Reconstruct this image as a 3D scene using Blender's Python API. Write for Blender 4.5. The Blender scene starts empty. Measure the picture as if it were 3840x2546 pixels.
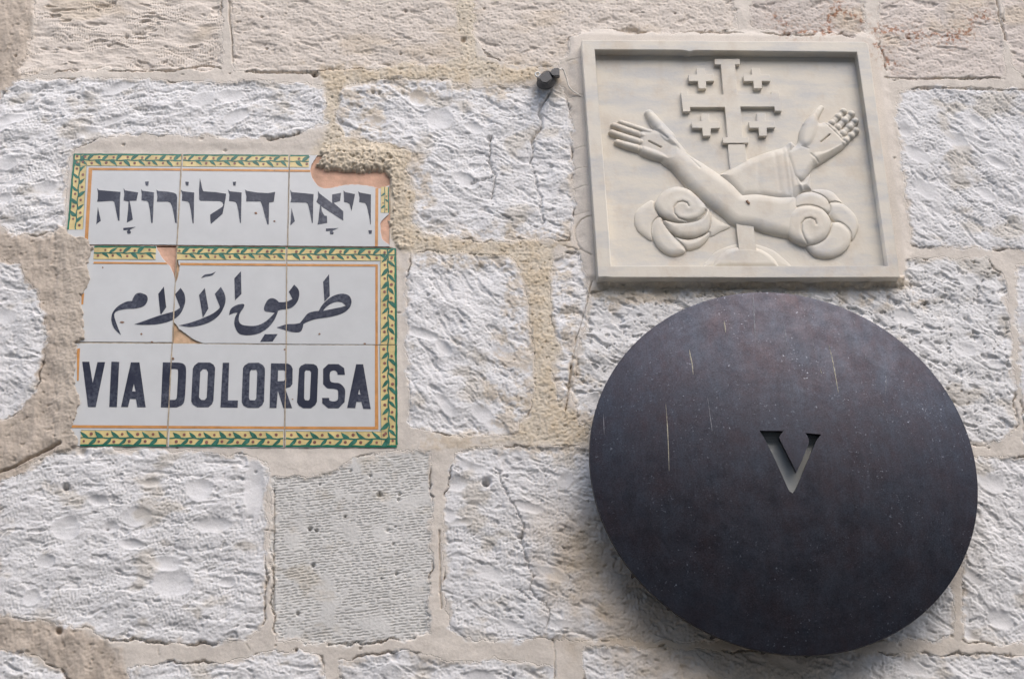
import bpy, bmesh, math, random
import numpy as np
from mathutils import Matrix, Vector
R = math.radians
random.seed(7)
C = bpy.context.scene.collection
SC = bpy.context.scene

# ------------------------------------------------------------------ camera
FPX, CX, CY = 6595.0, 1287.0, 1273.0          # focal length and principal point of the photograph (3840 px wide)
PITCH, ROLL, DIST, CAMZ = R(25.0), R(0.4), 2.15, 1.65
cam_d = bpy.data.cameras.new('camera')
cam = bpy.data.objects.new('camera', cam_d); C.objects.link(cam)
cam_d.sensor_width = 36; cam_d.lens = FPX / 3840 * 36; cam_d.shift_x = (1920 - CX) / 3840
cam_d.clip_start = 0.05; cam_d.clip_end = 500
_up0 = Vector((0, -math.sin(PITCH), math.cos(PITCH))); _f = Vector((0, math.cos(PITCH), math.sin(PITCH))); _x = Vector((1, 0, 0))
_r = _x * math.cos(ROLL) + _up0 * math.sin(ROLL); _u = -_x * math.sin(ROLL) + _up0 * math.cos(ROLL)
M4 = Matrix((( _r.x, _u.x, -_f.x, 0), (_r.y, _u.y, -_f.y, -DIST), (_r.z, _u.z, -_f.z, CAMZ), (0, 0, 0, 1)))
cam.matrix_world = M4
SC.camera = cam

# ------------------------------------------------------------------ world, sun, exposure
SUN_EL, SUN_AZ = 50.0, 26.0                   # azimuth measured from the wall's normal towards the right
w = bpy.data.worlds.new('World'); SC.world = w; w.use_nodes = True
nt = w.node_tree; nt.nodes.clear()
sky = nt.nodes.new('ShaderNodeTexSky'); sky.sky_type = 'NISHITA'; sky.sun_disc = False
sky.sun_elevation = R(SUN_EL); sky.sun_rotation = R(180 - SUN_AZ); sky.dust_density = 3.0; sky.ozone_density = 1.0; sky.air_density = 1.0
bg = nt.nodes.new('ShaderNodeBackground'); bg.inputs[1].default_value = 0.135
wo = nt.nodes.new('ShaderNodeOutputWorld')
nt.links.new(sky.outputs[0], bg.inputs[0]); nt.links.new(bg.outputs[0], wo.inputs[0])
sd_ = bpy.data.lights.new('sun', 'SUN'); sd_.energy = 0.85; sd_.angle = R(62); sd_.color = (1.0, 0.975, 0.94)
sun = bpy.data.objects.new('sun', sd_); C.objects.link(sun)
_sd = Vector((math.sin(R(SUN_AZ)) * math.cos(R(SUN_EL)), -math.cos(R(SUN_AZ)) * math.cos(R(SUN_EL)), math.sin(R(SUN_EL))))
sun.rotation_euler = _sd.to_track_quat('Z', 'Y').to_euler(); sun.location = (2, -3, 6)
SC.view_settings.view_transform = 'Standard'; SC.view_settings.look = 'None'
SC.view_settings.gamma = 1; SC.view_settings.exposure = 0.84

# ------------------------------------------------------------------ photograph pixel -> point of the real wall
def W(u, v, h=0.0):
    a, b = u - CX, v - CY
    c, s = math.cos(ROLL), math.sin(ROLL)
    a, b = c * a + s * b, -s * a + c * b
    X, U = a / FPX, -b / FPX
    Y = math.cos(PITCH) - U * math.sin(PITCH); Z = math.sin(PITCH) + U * math.cos(PITCH)
    k = (DIST - h) / Y
    return (X * k, CAMZ + Z * k)
def crop(ox, oy, s): return lambda p, h=0.0: W(ox + p[0] * s, oy + p[1] * s, h)
F_ = crop(0, 0, 3840 / 2365)
def polyF(pts, h=0.0): return np.array([F_(p, h) for p in pts])

# ------------------------------------------------------------------ helpers: properties, meshes, materials
def tag(o, label=None, cat=None, group=None, kind=None):
    for k, v in (('label', label), ('category', cat), ('group', group), ('kind', kind)):
        if v: o[k] = v
    return o
def empty(name, loc, label, cat, group=None):
    o = bpy.data.objects.new(name, None); C.objects.link(o); o.location = loc; o.empty_display_size = 0.05
    return tag(o, label, cat, group)
def link(name, me, mat, parent=None, label=None):
    me.name = name
    o = bpy.data.objects.new(name, me); C.objects.link(o)
    me.materials.clear(); me.materials.append(mat)
    if parent is not None:
        o.parent = parent
        p, off = parent, Vector((0, 0, 0))
        while p is not None: off += p.location; p = p.parent
        o.location = -off                       # meshes are written in world coordinates
    if label: o['label'] = label
    return o
def smooth(me, on=True): me.polygons.foreach_set('use_smooth', [on] * len(me.polygons))
def fast_mesh(name, co, quads):
    me = bpy.data.meshes.new(name); n, f = len(co), len(quads)
    me.vertices.add(n); me.vertices.foreach_set('co', np.ascontiguousarray(co, dtype=np.float32).ravel())
    me.loops.add(f * 4); me.loops.foreach_set('vertex_index', np.ascontiguousarray(quads, dtype=np.int32).ravel())
    me.polygons.add(f); me.polygons.foreach_set('loop_start', np.arange(0, f * 4, 4, dtype=np.int32))
    me.update(calc_edges=True); me.validate(); smooth(me)
    return me
def shape(name, loops, h0, h1, mat, parent, bevel=0.0, label=None):
    """flat outline(s) in wall coordinates (x, z), standing from height h0 to h1 above the wall plane"""
    cu = bpy.data.curves.new(name, 'CURVE'); cu.dimensions = '2D'; cu.fill_mode = 'BOTH'; cu.extrude = max((h1 - h0) / 2 - bevel, 1e-6)
    if bevel: cu.bevel_depth = bevel; cu.bevel_resolution = 2; cu.offset = -bevel
    for lp in loops:
        sp = cu.splines.new('POLY'); sp.points.add(len(lp) - 1); sp.use_cyclic_u = True
        for i, p in enumerate(lp): sp.points[i].co = (p[0], p[1], 0, 1)
    ob = bpy.data.objects.new(name, cu)
    me = bpy.data.meshes.new_from_object(ob); bpy.data.objects.remove(ob); bpy.data.curves.remove(cu)
    hm = (h0 + h1) / 2
    me.transform(Matrix(((1, 0, 0, 0), (0, 0, -1, -hm), (0, 1, 0, 0), (0, 0, 0, 1))))
    return link(name, me, mat, parent, label)
def brushed(name, loops, h0, h1, mat, parent):
    """many small painted strokes in one mesh, each a thin slip at its own hair's breadth of height"""
    bm = bmesh.new(); r_ = random.Random(len(loops))
    for lp in loops:
        h = h1 + r_.uniform(-0.00006, 0.00006)
        top = [bm.verts.new((p[0], -h, p[1])) for p in lp]; bot = [bm.verts.new((p[0], -h0, p[1])) for p in lp]; n = len(lp)
        bm.faces.new(top)
        for i in range(n): bm.faces.new((top[i], bot[i], bot[(i + 1) % n], top[(i + 1) % n]))
    bmesh.ops.recalc_face_normals(bm, faces=bm.faces); bmesh.ops.triangulate(bm, faces=[f for f in bm.faces if len(f.verts) > 4])
    me = bpy.data.meshes.new(name); bm.to_mesh(me); bm.free(); return link(name, me, mat, parent)
def crom(pts, n=6):
    """closed path; points with a third item are sharp corners, the rest are rounded through"""
    out, N = [], len(pts)
    cor = [len(p) > 2 for p in pts]; P = [np.array(p[:2], float) for p in pts]
    for i in range(N):
        p1, p2 = P[i], P[(i + 1) % N]
        if cor[i] and cor[(i + 1) % N]: out.append(p1); continue
        p0 = P[i - 1] if not cor[i] else p1 * 2 - p2
        p3 = P[(i + 2) % N] if not cor[(i + 1) % N] else p2 * 2 - p1
        for k in range(n):
            t = k / n
            out.append(0.5 * (2 * p1 + (p2 - p0) * t + (2 * p0 - 5 * p1 + 4 * p2 - p3) * t * t + (3 * p1 - p0 - 3 * p2 + p3) * t ** 3))
    return out
def newmat(name):
    m = bpy.data.materials.new(name); m.use_nodes = True
    nt = m.node_tree; b = nt.nodes['Principled BSDF']
    return m, nt, b
def nd(nt, t, **kw):
    n = nt.nodes.new(t)
    for k, v in kw.items():
        if k in n.inputs: n.inputs[k].default_value = v
        else: setattr(n, k, v)
    return n
def mixc(nt, fac, a, b, blend='MIX'):
    n = nt.nodes.new('ShaderNodeMix'); n.data_type = 'RGBA'; n.blend_type = blend
    for s, v in ((0, fac), (6, a), (7, b)):
        if hasattr(v, 'is_linked'): nt.links.new(v, n.inputs[s])
        elif s == 0: n.inputs[0].default_value = v
        else: n.inputs[s].default_value = (*v, 1)
    return n.outputs[2]
def noise_tex(nt, scale, detail=4, rough=0.55, vec=None, mp=None):
    tc = nd(nt, 'ShaderNodeNewGeometry')
    n = nd(nt, 'ShaderNodeTexNoise', Scale=scale, Detail=detail, Roughness=rough)
    if mp:
        m = nd(nt, 'ShaderNodeMapping'); m.inputs['Scale'].default_value = mp[0]; m.inputs['Rotation'].default_value = mp[1]
        nt.links.new(tc.outputs['Position'], m.inputs[0]); nt.links.new(m.outputs[0], n.inputs['Vector'])
    else: nt.links.new(tc.outputs['Position'], n.inputs['Vector'])
    return n.outputs[0]
def ramp(nt, src, lo, hi, a=0.0, b=1.0):
    n = nd(nt, 'ShaderNodeMapRange'); n.inputs[1].default_value = lo; n.inputs[2].default_value = hi; n.inputs[3].default_value = a; n.inputs[4].default_value = b
    nt.links.new(src, n.inputs[0]); return n.outputs[0]
def bump(nt, b, src, strength, dist):
    n = nd(nt, 'ShaderNodeBump'); n.inputs['Strength'].default_value = strength; n.inputs['Distance'].default_value = dist
    nt.links.new(src, n.inputs['Height']); nt.links.new(n.outputs[0], b.inputs['Normal'])

def plain(name, col, rough=0.6, var=0.15, scale=60, metal=0.0, coat=0.0, bmp=0.0):
    m, nt, b = newmat(name)
    c = mixc(nt, ramp(nt, noise_tex(nt, scale, 5), 0.3, 0.7), tuple(x * (1 - var) for x in col), tuple(min(1, x * (1 + var)) for x in col))
    nt.links.new(c, b.inputs['Base Color']); b.inputs['Roughness'].default_value = rough; b.inputs['Metallic'].default_value = metal
    if coat: b.inputs['Coat Weight'].default_value = coat; b.inputs['Coat Roughness'].default_value = 0.12
    if bmp: bump(nt, b, noise_tex(nt, scale * 2, 5), 0.6, bmp)
    return m
# masonry: colour comes from the mesh (stone, mortar, stain), grain from noise
MAS, nt, b = newmat('limestone_and_mortar')
at = nd(nt, 'ShaderNodeAttribute', attribute_name='Col')
g1 = ramp(nt, noise_tex(nt, 420, 3, 0.6), 0.25, 0.75, 0.90, 1.08)
g2 = ramp(nt, noise_tex(nt, 45, 5, 0.6), 0.3, 0.7, 0.94, 1.05)
mm = nd(nt, 'ShaderNodeMath', operation='MULTIPLY'); nt.links.new(g1, mm.inputs[0]); nt.links.new(g2, mm.inputs[1])
vm = nd(nt, 'ShaderNodeVectorMath', operation='SCALE'); nt.links.new(at.outputs['Color'], vm.inputs[0]); nt.links.new(mm.outputs[0], vm.inputs['Scale'])
nt.links.new(vm.outputs[0], b.inputs['Base Color']); b.inputs['Roughness'].default_value = 0.92; b.inputs['Specular IOR Level'].default_value = 0.2
bump(nt, b, noise_tex(nt, 650, 4, 0.6), 0.35, 0.0006)

def glaze(name, col, var=0.06, rough=0.16, scale=35, spec=0.5):
    m, nt, b = newmat(name)
    c = mixc(nt, ramp(nt, noise_tex(nt, scale, 5, 0.6), 0.3, 0.7), tuple(x * (1 - var) for x in col), tuple(min(1, x * (1 + var)) for x in col))
    nt.links.new(c, b.inputs['Base Color']); b.inputs['Roughness'].default_value = rough; b.inputs['Specular IOR Level'].default_value = spec
    bump(nt, b, noise_tex(nt, 28, 3), 0.25, 0.001)
    return m
G_WHITE = glaze('white_tile_glaze', (0.63, 0.64, 0.64), 0.035)
_n, _b = G_WHITE.node_tree, G_WHITE.node_tree.nodes['Principled BSDF']
_o = nd(_n, 'ShaderNodeObjectInfo'); _v = nd(_n, 'ShaderNodeVectorMath', operation='SCALE'); _l = _b.inputs['Base Color'].links[0].from_socket
_n.links.new(_l, _v.inputs[0]); _n.links.new(ramp(_n, _o.outputs['Random'], 0, 1, 0.955, 1.04), _v.inputs['Scale']); _n.links.new(_v.outputs[0], _b.inputs['Base Color'])
G_NAVY = glaze('navy_glaze', (0.040, 0.045, 0.070), 0.5, 0.2, 160)
_n, _b = G_NAVY.node_tree, G_NAVY.node_tree.nodes['Principled BSDF']
_f = nd(_n, 'ShaderNodeMath', operation='MULTIPLY'); _n.links.new(ramp(_n, noise_tex(_n, 230, 5, 0.7), 0.38, 0.68), _f.inputs[0]); _n.links.new(ramp(_n, noise_tex(_n, 13, 3), 0.40, 0.60), _f.inputs[1])
_n.links.new(mixc(_n, _f.outputs[0], (0.028, 0.032, 0.055), (0.115, 0.125, 0.16)), _b.inputs['Base Color'])
G_YEL = glaze('yellow_glaze', (0.70, 0.56, 0.26), 0.2, 0.2, 60)
G_GRN = glaze('green_glaze', (0.022, 0.17, 0.105), 0.25, 0.2, 120)
G_LEAF = glaze('leaf_green_glaze', (0.045, 0.17, 0.125), 0.4, 0.2, 140)
G_ORG = glaze('orange_glaze', (0.60, 0.29, 0.10), 0.18, 0.2, 80)
G_BER = glaze('berry_red_glaze', (0.26, 0.12, 0.10), 0.4, 0.2, 200)
G_LINE = glaze('grey_line_glaze', (0.20, 0.24, 0.22), 0.3, 0.2, 200)
M_CLAY = plain('broken_terracotta', (0.66, 0.41, 0.295), 0.9, 0.24, 45, bmp=0.002)
M_CLAYD = plain('dusty_terracotta', (0.55, 0.38, 0.245), 0.9, 0.3, 90, bmp=0.0015)
M_GROUT = plain('tile_grout', (0.46, 0.38, 0.28), 0.9, 0.25, 150)
M_CHIP = plain('chipped_glaze_clay', (0.25, 0.15, 0.10), 0.9, 0.3, 300)

MARB, nt, b = newmat('carved_marble')
vein = ramp(nt, noise_tex(nt, 11, 7, 0.62, mp=((1.0, 1, 3.6), (0, R(32), 0))), 0.44, 0.64)
tan_ = ramp(nt, noise_tex(nt, 17, 6, 0.65, mp=((1.6, 1, 1.0), (0, R(25), 0))), 0.50, 0.70, 0, 0.8)
grain = ramp(nt, noise_tex(nt, 300, 3), 0.3, 0.7, 0, 0.28)
c = mixc(nt, vein, (0.68, 0.63, 0.54), (0.53, 0.52, 0.50))
c = mixc(nt, ramp(nt, tan_, 0, 1, 0, 0.7), c, (0.53, 0.435, 0.33))
c = mixc(nt, grain, c, (0.69, 0.645, 0.56))
nt.links.new(c, b.inputs['Base Color']); b.inputs['Roughness'].default_value = 0.5; b.inputs['Specular IOR Level'].default_value = 0.35
bump(nt, b, noise_tex(nt, 240, 5, 0.6), 0.35, 0.0006)

BRZ, nt, b = newmat('patinated_bronze')
n1 = ramp(nt, noise_tex(nt, 16, 7, 0.7), 0.38, 0.66)
n2 = ramp(nt, noise_tex(nt, 45, 7, 0.72, mp=((1, 1, 0.5), (0, 0, 0))), 0.46, 0.72, 0, 0.75)
n3 = ramp(nt, noise_tex(nt, 260, 3, 0.6), 0.64, 0.74)
n3b = ramp(nt, noise_tex(nt, 14, 5, 0.65), 0.46, 0.62)
n4 = ramp(nt, noise_tex(nt, 170, 3, 0.6, mp=((1, 1, 0.05), (0, 0, 0))), 0.42, 0.72, 0, 0.45)
n5 = ramp(nt, noise_tex(nt, 520, 3, 0.6), 0.3, 0.7, 0.72, 1.25)
gp = nd(nt, 'ShaderNodeNewGeometry'); dv = nd(nt, 'ShaderNodeVectorMath', operation='DISTANCE'); nt.links.new(gp.outputs['Position'], dv.inputs[0])
_dc = W(2939, 1776, 0.06); dv.inputs[1].default_value = (_dc[0], -0.08, _dc[1])
rn = nd(nt, 'ShaderNodeTexNoise', noise_dimensions='1D', Scale=130, Detail=4); nt.links.new(dv.outputs['Value'], rn.inputs['W'])
rn2 = ramp(nt, rn.outputs[0], 0.3, 0.7, 0.95, 1.05)
c = mixc(nt, n1, (0.041, 0.045, 0.060), (0.044, 0.036, 0.044))
c = mixc(nt, n2, c, (0.048, 0.057, 0.077))
c = mixc(nt, n4, c, (0.034, 0.034, 0.042))
mm = nd(nt, 'ShaderNodeMath', operation='MULTIPLY'); nt.links.new(n3, mm.inputs[0]); nt.links.new(n3b, mm.inputs[1])
c = mixc(nt, mm.outputs[0], c, (0.20, 0.22, 0.26))
m2 = nd(nt, 'ShaderNodeMath', operation='MULTIPLY'); nt.links.new(n5, m2.inputs[0]); nt.links.new(rn2, m2.inputs[1])
vs_ = nd(nt, 'ShaderNodeVectorMath', operation='SCALE'); nt.links.new(c, vs_.inputs[0]); nt.links.new(m2.outputs[0], vs_.inputs['Scale'])
nt.links.new(vs_.outputs[0], b.inputs['Base Color']); b.inputs['Metallic'].default_value = 0.82
nt.links.new(ramp(nt, noise_tex(nt, 40, 6, 0.65), 0.3, 0.7, 0.34, 0.50), b.inputs['Roughness'])
bump(nt, b, noise_tex(nt, 90, 6, 0.65), 0.12, 0.0012)
M_DRIP = plain('dried_drip_deposit', (0.42, 0.39, 0.30), 0.8, 0.3, 300)
M_DRIPW = plain('pale_drip_deposit', (0.22, 0.22, 0.24), 0.8, 0.4, 300)
M_IRON = plain('dark_iron', (0.035, 0.028, 0.024), 0.7, 0.4, 200)
M_RIM = plain('worn_bronze_edge', (0.07, 0.065, 0.06), 0.5, 0.4, 150, metal=0.4)
M_BLK = plain('black_plastic', (0.035, 0.038, 0.045), 0.45, 0.2, 200)
M_BLK2 = plain('dusty_black_plastic', (0.085, 0.085, 0.088), 0.55, 0.25, 150)
M_CABLE = plain('white_cable', (0.70, 0.67, 0.62), 0.5, 0.1, 200)
M_STEEL = plain('pale_metal_ring', (0.55, 0.56, 0.55), 0.4, 0.15, 200, metal=0.5)
GRL, nt, b = newmat('perforated_grille')
tc = nd(nt, 'ShaderNodeNewGeometry')
mp_ = nd(nt, 'ShaderNodeMapping'); mp_.inputs['Rotation'].default_value = (R(90), 0, 0); nt.links.new(tc.outputs['Position'], mp_.inputs[0])
br = nd(nt, 'ShaderNodeTexBrick'); br.inputs['Scale'].default_value = 240; br.inputs['Mortar Size'].default_value = 0.14; br.inputs['Mortar Smooth'].default_value = 0.6
br.inputs['Brick Width'].default_value = 0.6; br.inputs['Row Height'].default_value = 0.5
br.inputs['Color1'].default_value = (0.80, 0.82, 0.80, 1); br.inputs['Color2'].default_value = (0.72, 0.74, 0.72, 1); br.inputs['Mortar'].default_value = (0.16, 0.17, 0.17, 1)
nt.links.new(mp_.outputs[0], br.inputs['Vector']); nt.links.new(br.outputs[0], b.inputs['Base Color']); b.inputs['Roughness'].default_value = 0.5

# ------------------------------------------------------------------ numpy noise
class PN:
    def __init__(s, seed):
        r = np.random.RandomState(seed); s.p = np.concatenate([r.permutation(256)] * 2); a = r.rand(256) * 2 * np.pi; s.gx, s.gy = np.cos(a), np.sin(a)
    def __call__(s, x, y):
        xi = np.floor(x).astype(np.int32); yi = np.floor(y).astype(np.int32); xf = x - xi; yf = y - yi; xi &= 255; yi &= 255
        u = xf * xf * xf * (xf * (xf * 6 - 15) + 10); v = yf * yf * yf * (yf * (yf * 6 - 15) + 10)
        def g(ix, iy, dx, dy):
            h = s.p[s.p[ix & 255] + (iy & 255)]; return s.gx[h] * dx + s.gy[h] * dy
        a = g(xi, yi, xf, yf); b_ = g(xi + 1, yi, xf - 1, yf); c = g(xi, yi + 1, xf, yf - 1); d = g(xi + 1, yi + 1, xf - 1, yf - 1)
        a = a + u * (b_ - a); c = c + u * (d - c)
        return (a + v * (c - a)) * 1.5
def fbm(x, y, scale, octs=4, seed=0, gain=0.5):
    t, amp, f = 0, 1.0, 1.0 / scale
    for o in range(octs):
        t = t + amp * PN(seed * 17 + o)(x * f + 13.7 * o, y * f - 7.1 * o); amp *= gain; f *= 2.03
    return t
def sstep(a, b, x):
    t = np.clip((x - a) / (b - a), 0, 1); return t * t * (3 - 2 * t)
def sdf(px, pz, poly):
    """signed distance to a closed outline, positive inside"""
    d2 = np.full(px.shape, 1e9); ins = np.zeros(px.shape, bool); n = len(poly)
    for i in range(n):
        ax, az = poly[i]; bx, bz = poly[(i + 1) % n]
        ex, ez = bx - ax, bz - az; L = ex * ex + ez * ez + 1e-18
        t = np.clip(((px - ax) * ex + (pz - az) * ez) / L, 0, 1)
        d2 = np.minimum(d2, (px - ax - t * ex) ** 2 + (pz - az - t * ez) ** 2)
        if abs(ez) > 1e-12:
            ins ^= ((az > pz) != (bz > pz)) & (px < ax + ex * (pz - az) / ez)
    d = np.sqrt(d2); return np.where(ins, d, -d)
def pline(px, pz, pts):
    d2 = np.full(px.shape, 1e9)
    for (ax, az), (bx, bz) in zip(pts[:-1], pts[1:]):
        ex, ez = bx - ax, bz - az; L = ex * ex + ez * ez + 1e-18
        t = np.clip(((px - ax) * ex + (pz - az) * ez) / L, 0, 1)
        d2 = np.minimum(d2, (px - ax - t * ex) ** 2 + (pz - az - t * ez) ** 2)
    return np.sqrt(d2)

# ------------------------------------------------------------------ the stone wall
# one displaced surface, cut into a block per stone plus the mortar between them
def axis(lo, a, b, hi, fine):
    mid = np.arange(a, b, fine); L, s, x = [], fine, a
    while x > lo: s = min(s * 1.10, 0.005 if a - x < 0.5 else 0.03); x -= s; L.append(x)
    U, s, x = [], fine, mid[-1]
    while x < hi: s = min(s * 1.10, 0.005 if x - b < 0.5 else 0.03); x += s; U.append(x)
    return np.array(L[::-1] + list(mid) + U)
FINE = 0.00118
XS = axis(-2.4, -0.56, 1.06, 2.9, FINE); ZS = axis(0.0, CAMZ + 0.50, CAMZ + 1.60, 4.4, FINE)
GX, GZ = np.meshgrid(XS, ZS); FADE = np.clip(0.0022 / np.maximum(np.gradient(XS)[None, :], np.gradient(ZS)[:, None]), 0, 1)                    # shape (nz, nx)
def sub(x0, x1, z0, z1):
    return slice(max(0, np.searchsorted(ZS, z0)), np.searchsorted(ZS, z1)), slice(max(0, np.searchsorted(XS, x0)), np.searchsorted(XS, x1))

# outlines traced over the photograph (2365 px wide view), brought onto the wall plane; (outline, dressing, direction of the tool marks, tint)
ST = {
 'A1': ([(75,-190),(512,-190),(510,60),(508,150),(480,165),(440,158),(380,165),(250,168),(150,165),(60,180),(52,165),(70,110),(85,50)], 'rows', -4, 'warm'),
 'A2': ([(535,-190),(1062,-190),(1055,60),(1075,90),(1060,130),(1000,155),(930,150),(860,160),(800,160),(730,168),(540,165)], 'peck', -10, 'warm'),
 'A3': ([(1100,-190),(1690,-190),(1690,40),(1700,70),(1650,80),(1560,85),(1480,80),(1380,70),(1310,90),(1310,130),(1290,150),(1240,160),(1170,150),(1130,130),(1095,90)], 'peck', -10, 'warm'),
 'A4': ([(1735,-190),(1995,-190),(1995,80),(1960,88),(1900,80),(1800,82),(1735,70)], 'peck', 0, 'rust'),
 'A5': ([(2025,-190),(2290,-190),(2300,50),(2315,130),(2315,185),(2200,185),(2060,187),(2045,150),(2030,80)], 'peck', 0, 'rust'),
 'A6': ([(2310,-190),(2700,-190),(2700,175),(2365,178),(2340,160),(2318,70)], 'peck', 0, 'rust'),
 'B1': ([(-330,250),(0,232),(40,200),(90,190),(300,192),(450,200),(600,195),(720,200),(750,215),(745,260),(757,290),(700,310),(620,325),(450,318),(300,315),(220,325),(170,350),(150,400),(150,460),(145,530),(90,545),(30,540),(0,525),(-330,520)], 'rough', 12, 'white'),
 'B2': ([(790,210),(830,200),(880,190),(1000,190),(1100,205),(1200,205),(1300,213),(1312,260),(1316,400),(1325,480),(1310,555),(1215,557),(1130,562),(1050,548),(985,545),(955,520),(962,450),(945,395),(950,350),(880,336),(800,318),(780,290),(785,250)], 'rough', -16, 'white'),
 'B4': ([(2075,218),(2200,209),(2300,212),(2700,215),(2700,590),(2365,580),(2250,575),(2150,575),(2105,570),(2095,480),(2085,380),(2070,280)], 'rough', -38, 'white'),
 'C0': ([(-330,600),(0,605),(45,620),(85,680),(105,770),(100,850),(70,920),(30,960),(0,970),(-330,985)], 'rough', -14, 'white'),
 'C1': ([(955,590),(1050,592),(1180,602),(1200,640),(1215,700),(1225,800),(1232,900),(1215,960),(1180,1000),(1100,1010),(1000,1000),(950,985),(945,900),(940,750),(942,640)], 'rough', -38, 'white'),
 'C2': ([(1270,640),(1280,600),(1330,590),(1348,640),(1352,700),(1338,760),(1322,850),(1314,920),(1290,930),(1280,860),(1290,800),(1275,740)], 'rough', -14, 'white'),
 'C3': ([(1368,682),(1500,672),(1800,675),(2085,672),(2092,610),(2130,605),(2280,605),(2312,640),(2322,720),(2335,850),(2340,980),(2330,1010),(2270,1030),(2000,1040),(1500,1030),(1370,1000),(1340,980),(1320,920),(1332,850),(1352,750)], 'rough', -22, 'pit'),
 'C4': ([(2345,620),(2700,620),(2700,1030),(2365,1025),(2358,900),(2347,740)], 'rough', -14, 'white'),
 'D1': ([(-330,1130),(0,1122),(60,1092),(110,1062),(150,1045),(200,1042),(400,1048),(560,1058),(612,1075),(612,1250),(608,1400),(600,1455),(560,1475),(480,1485),(380,1485),(300,1475),(260,1475),(200,1450),(120,1438),(0,1420),(-330,1405)], 'rough', 8, 'scoop'),
 'D2': ([(635,1105),(700,1110),(770,1095),(830,1060),(900,1047),(987,1047),(992,1100),(990,1300),(985,1460),(950,1475),(800,1485),(640,1480),(632,1400),(632,1200)], 'dash', 0, 'grey'),
 'D3': ([(1050,1052),(1130,1037),(1300,1037),(1700,1047),(2170,1052),(2185,1200),(2190,1350),(2192,1460),(2150,1478),(2000,1480),(1700,1482),(1400,1478),(1250,1476),(1100,1478),(1045,1462),(1030,1400),(1022,1250),(1035,1150)], 'rough', -12, 'white'),
 'D4': ([(2228,1062),(2320,1060),(2700,1065),(2700,1480),(2365,1485),(2300,1485),(2228,1480),(2222,1350)], 'rough', -36, 'white'),
 'E1': ([(-330,1510),(0,1507),(70,1520),(130,1550),(180,1600),(200,1900),(-330,1900)], 'rough', -10, 'white'),
 'E2': ([(300,1548),(400,1533),(500,1538),(600,1514),(680,1508),(740,1522),(748,1600),(748,1900),(320,1900)], 'rough', 6, 'white'),
 'E3': ([(785,1532),(880,1512),(960,1514),(1050,1537),(1150,1527),(1275,1547),(1272,1900),(785,1900)], 'rough', -10, 'white'),
 'E4': ([(1345,1503),(1420,1498),(1600,1507),(1900,1512),(2150,1517),(2700,1522),(2700,1900),(1365,1900)], 'rough', -18, 'white'),
}
stones = [(k, polyF(v[0]), v[1], v[2], v[3]) for k, v in ST.items()]
# courses beyond the picture
zc = [F_((1182, y))[1] for y in (-190, 185, 582, 1035, 1490, 1900)]
xl, xr = F_((-330, 800))[0], F_((2700, 800))[0]
course = 0.21
rr = random.Random(3)
rows = []
z = zc[0]
while z < 4.4: rows.append((z + 0.006, z + course - 0.006, -2.5, 3.0)); z += course
z = zc[5]
while z > -0.2: rows.append((z - course + 0.006, z - 0.006, -2.5, 3.0)); z -= course
for a, b_ in zip(zc[:-1], zc[1:]):
    rows.append((b_ + 0.006, a - 0.006, -2.5, xl)); rows.append((b_ + 0.006, a - 0.006, xr, 3.0))
for z0, z1, x0, x1 in rows:
    x = x0
    while x < x1 - 0.05:
        wd = min(rr.uniform(0.22, 0.5), x1 - x)
        stones.append(('outer', np.array([(x + 0.007, z0), (x + wd - 0.007, z0), (x + wd - 0.007, z1), (x + 0.007, z1)]), 'rough', rr.uniform(-30, 10), 'white')); x += wd

wx = GX + 0.0038 * fbm(GX, GZ, 0.026, 5, 1, 0.62); wz = GZ + 0.0038 * fbm(GX, GZ, 0.026, 5, 2, 0.62)
SD = np.full(GX.shape, -0.05); ID = np.full(GX.shape, -1, np.int32)
for i, (nm, pl, dr, an, ti) in enumerate(stones):
    s_ = sub(pl[:, 0].min() - 0.03, pl[:, 0].max() + 0.03, pl[:, 1].min() - 0.03, pl[:, 1].max() + 0.03)
    if GX[s_].size == 0: continue
    d = sdf(wx[s_], wz[s_], pl); m = d > SD[s_]
    SD[s_] = np.where(m, d, SD[s_]); ID[s_] = np.where(m, i, ID[s_])

SD = SD + 0.0016
# regions of the mortar: sandy tan, brown plaster, rest smooth beige
n_a = fbm(GX, GZ, 0.03, 4, 5); n_b = fbm(GX, GZ, 0.006, 3, 6); n_c = fbm(GX, GZ, 0.0032, 2, 7); n_lo = fbm(GX, GZ, 0.12, 3, 8)
def region(polys, soft=0.006, jit=0.004):
    m = np.zeros(GX.shape)
    for pl in polys:
        s_ = sub(pl[:, 0].min() - 0.03, pl[:, 0].max() + 0.03, pl[:, 1].min() - 0.03, pl[:, 1].max() + 0.03)
        d = sdf(wx[s_], wz[s_], pl) + jit * n_a[s_] + 0.0015 * n_b[s_]
        m[s_] = np.maximum(m[s_], sstep(-soft, soft, d))
    return m
TAN = region([polyF([(1055,-190),(1112,-190),(1105,60),(1100,130),(1170,165),(1240,172),(1200,195),(1100,192),(1000,190),(900,188),(850,200),(800,205),(795,260),(805,300),(880,330),(945,350),(950,390),(960,450),(955,520),(985,548),(1100,562),(1200,558),(1282,570),(1278,640),(1280,740),(1292,800),(1285,860),(1312,950),(1365,990),(1365,1035),(1120,1025),(1190,1000),(1220,960),(1230,900),(1220,700),(1200,620),(1050,590),(935,590),(912,560),(890,500),(900,430),(885,400),(720,390),(728,345),(755,310),(748,200),(722,176),(850,165),(930,148),(1000,158),(1060,130),(1048,90)]),
  polyF([(1390,652),(2085,660),(2085,672),(1390,672)])])
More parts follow.
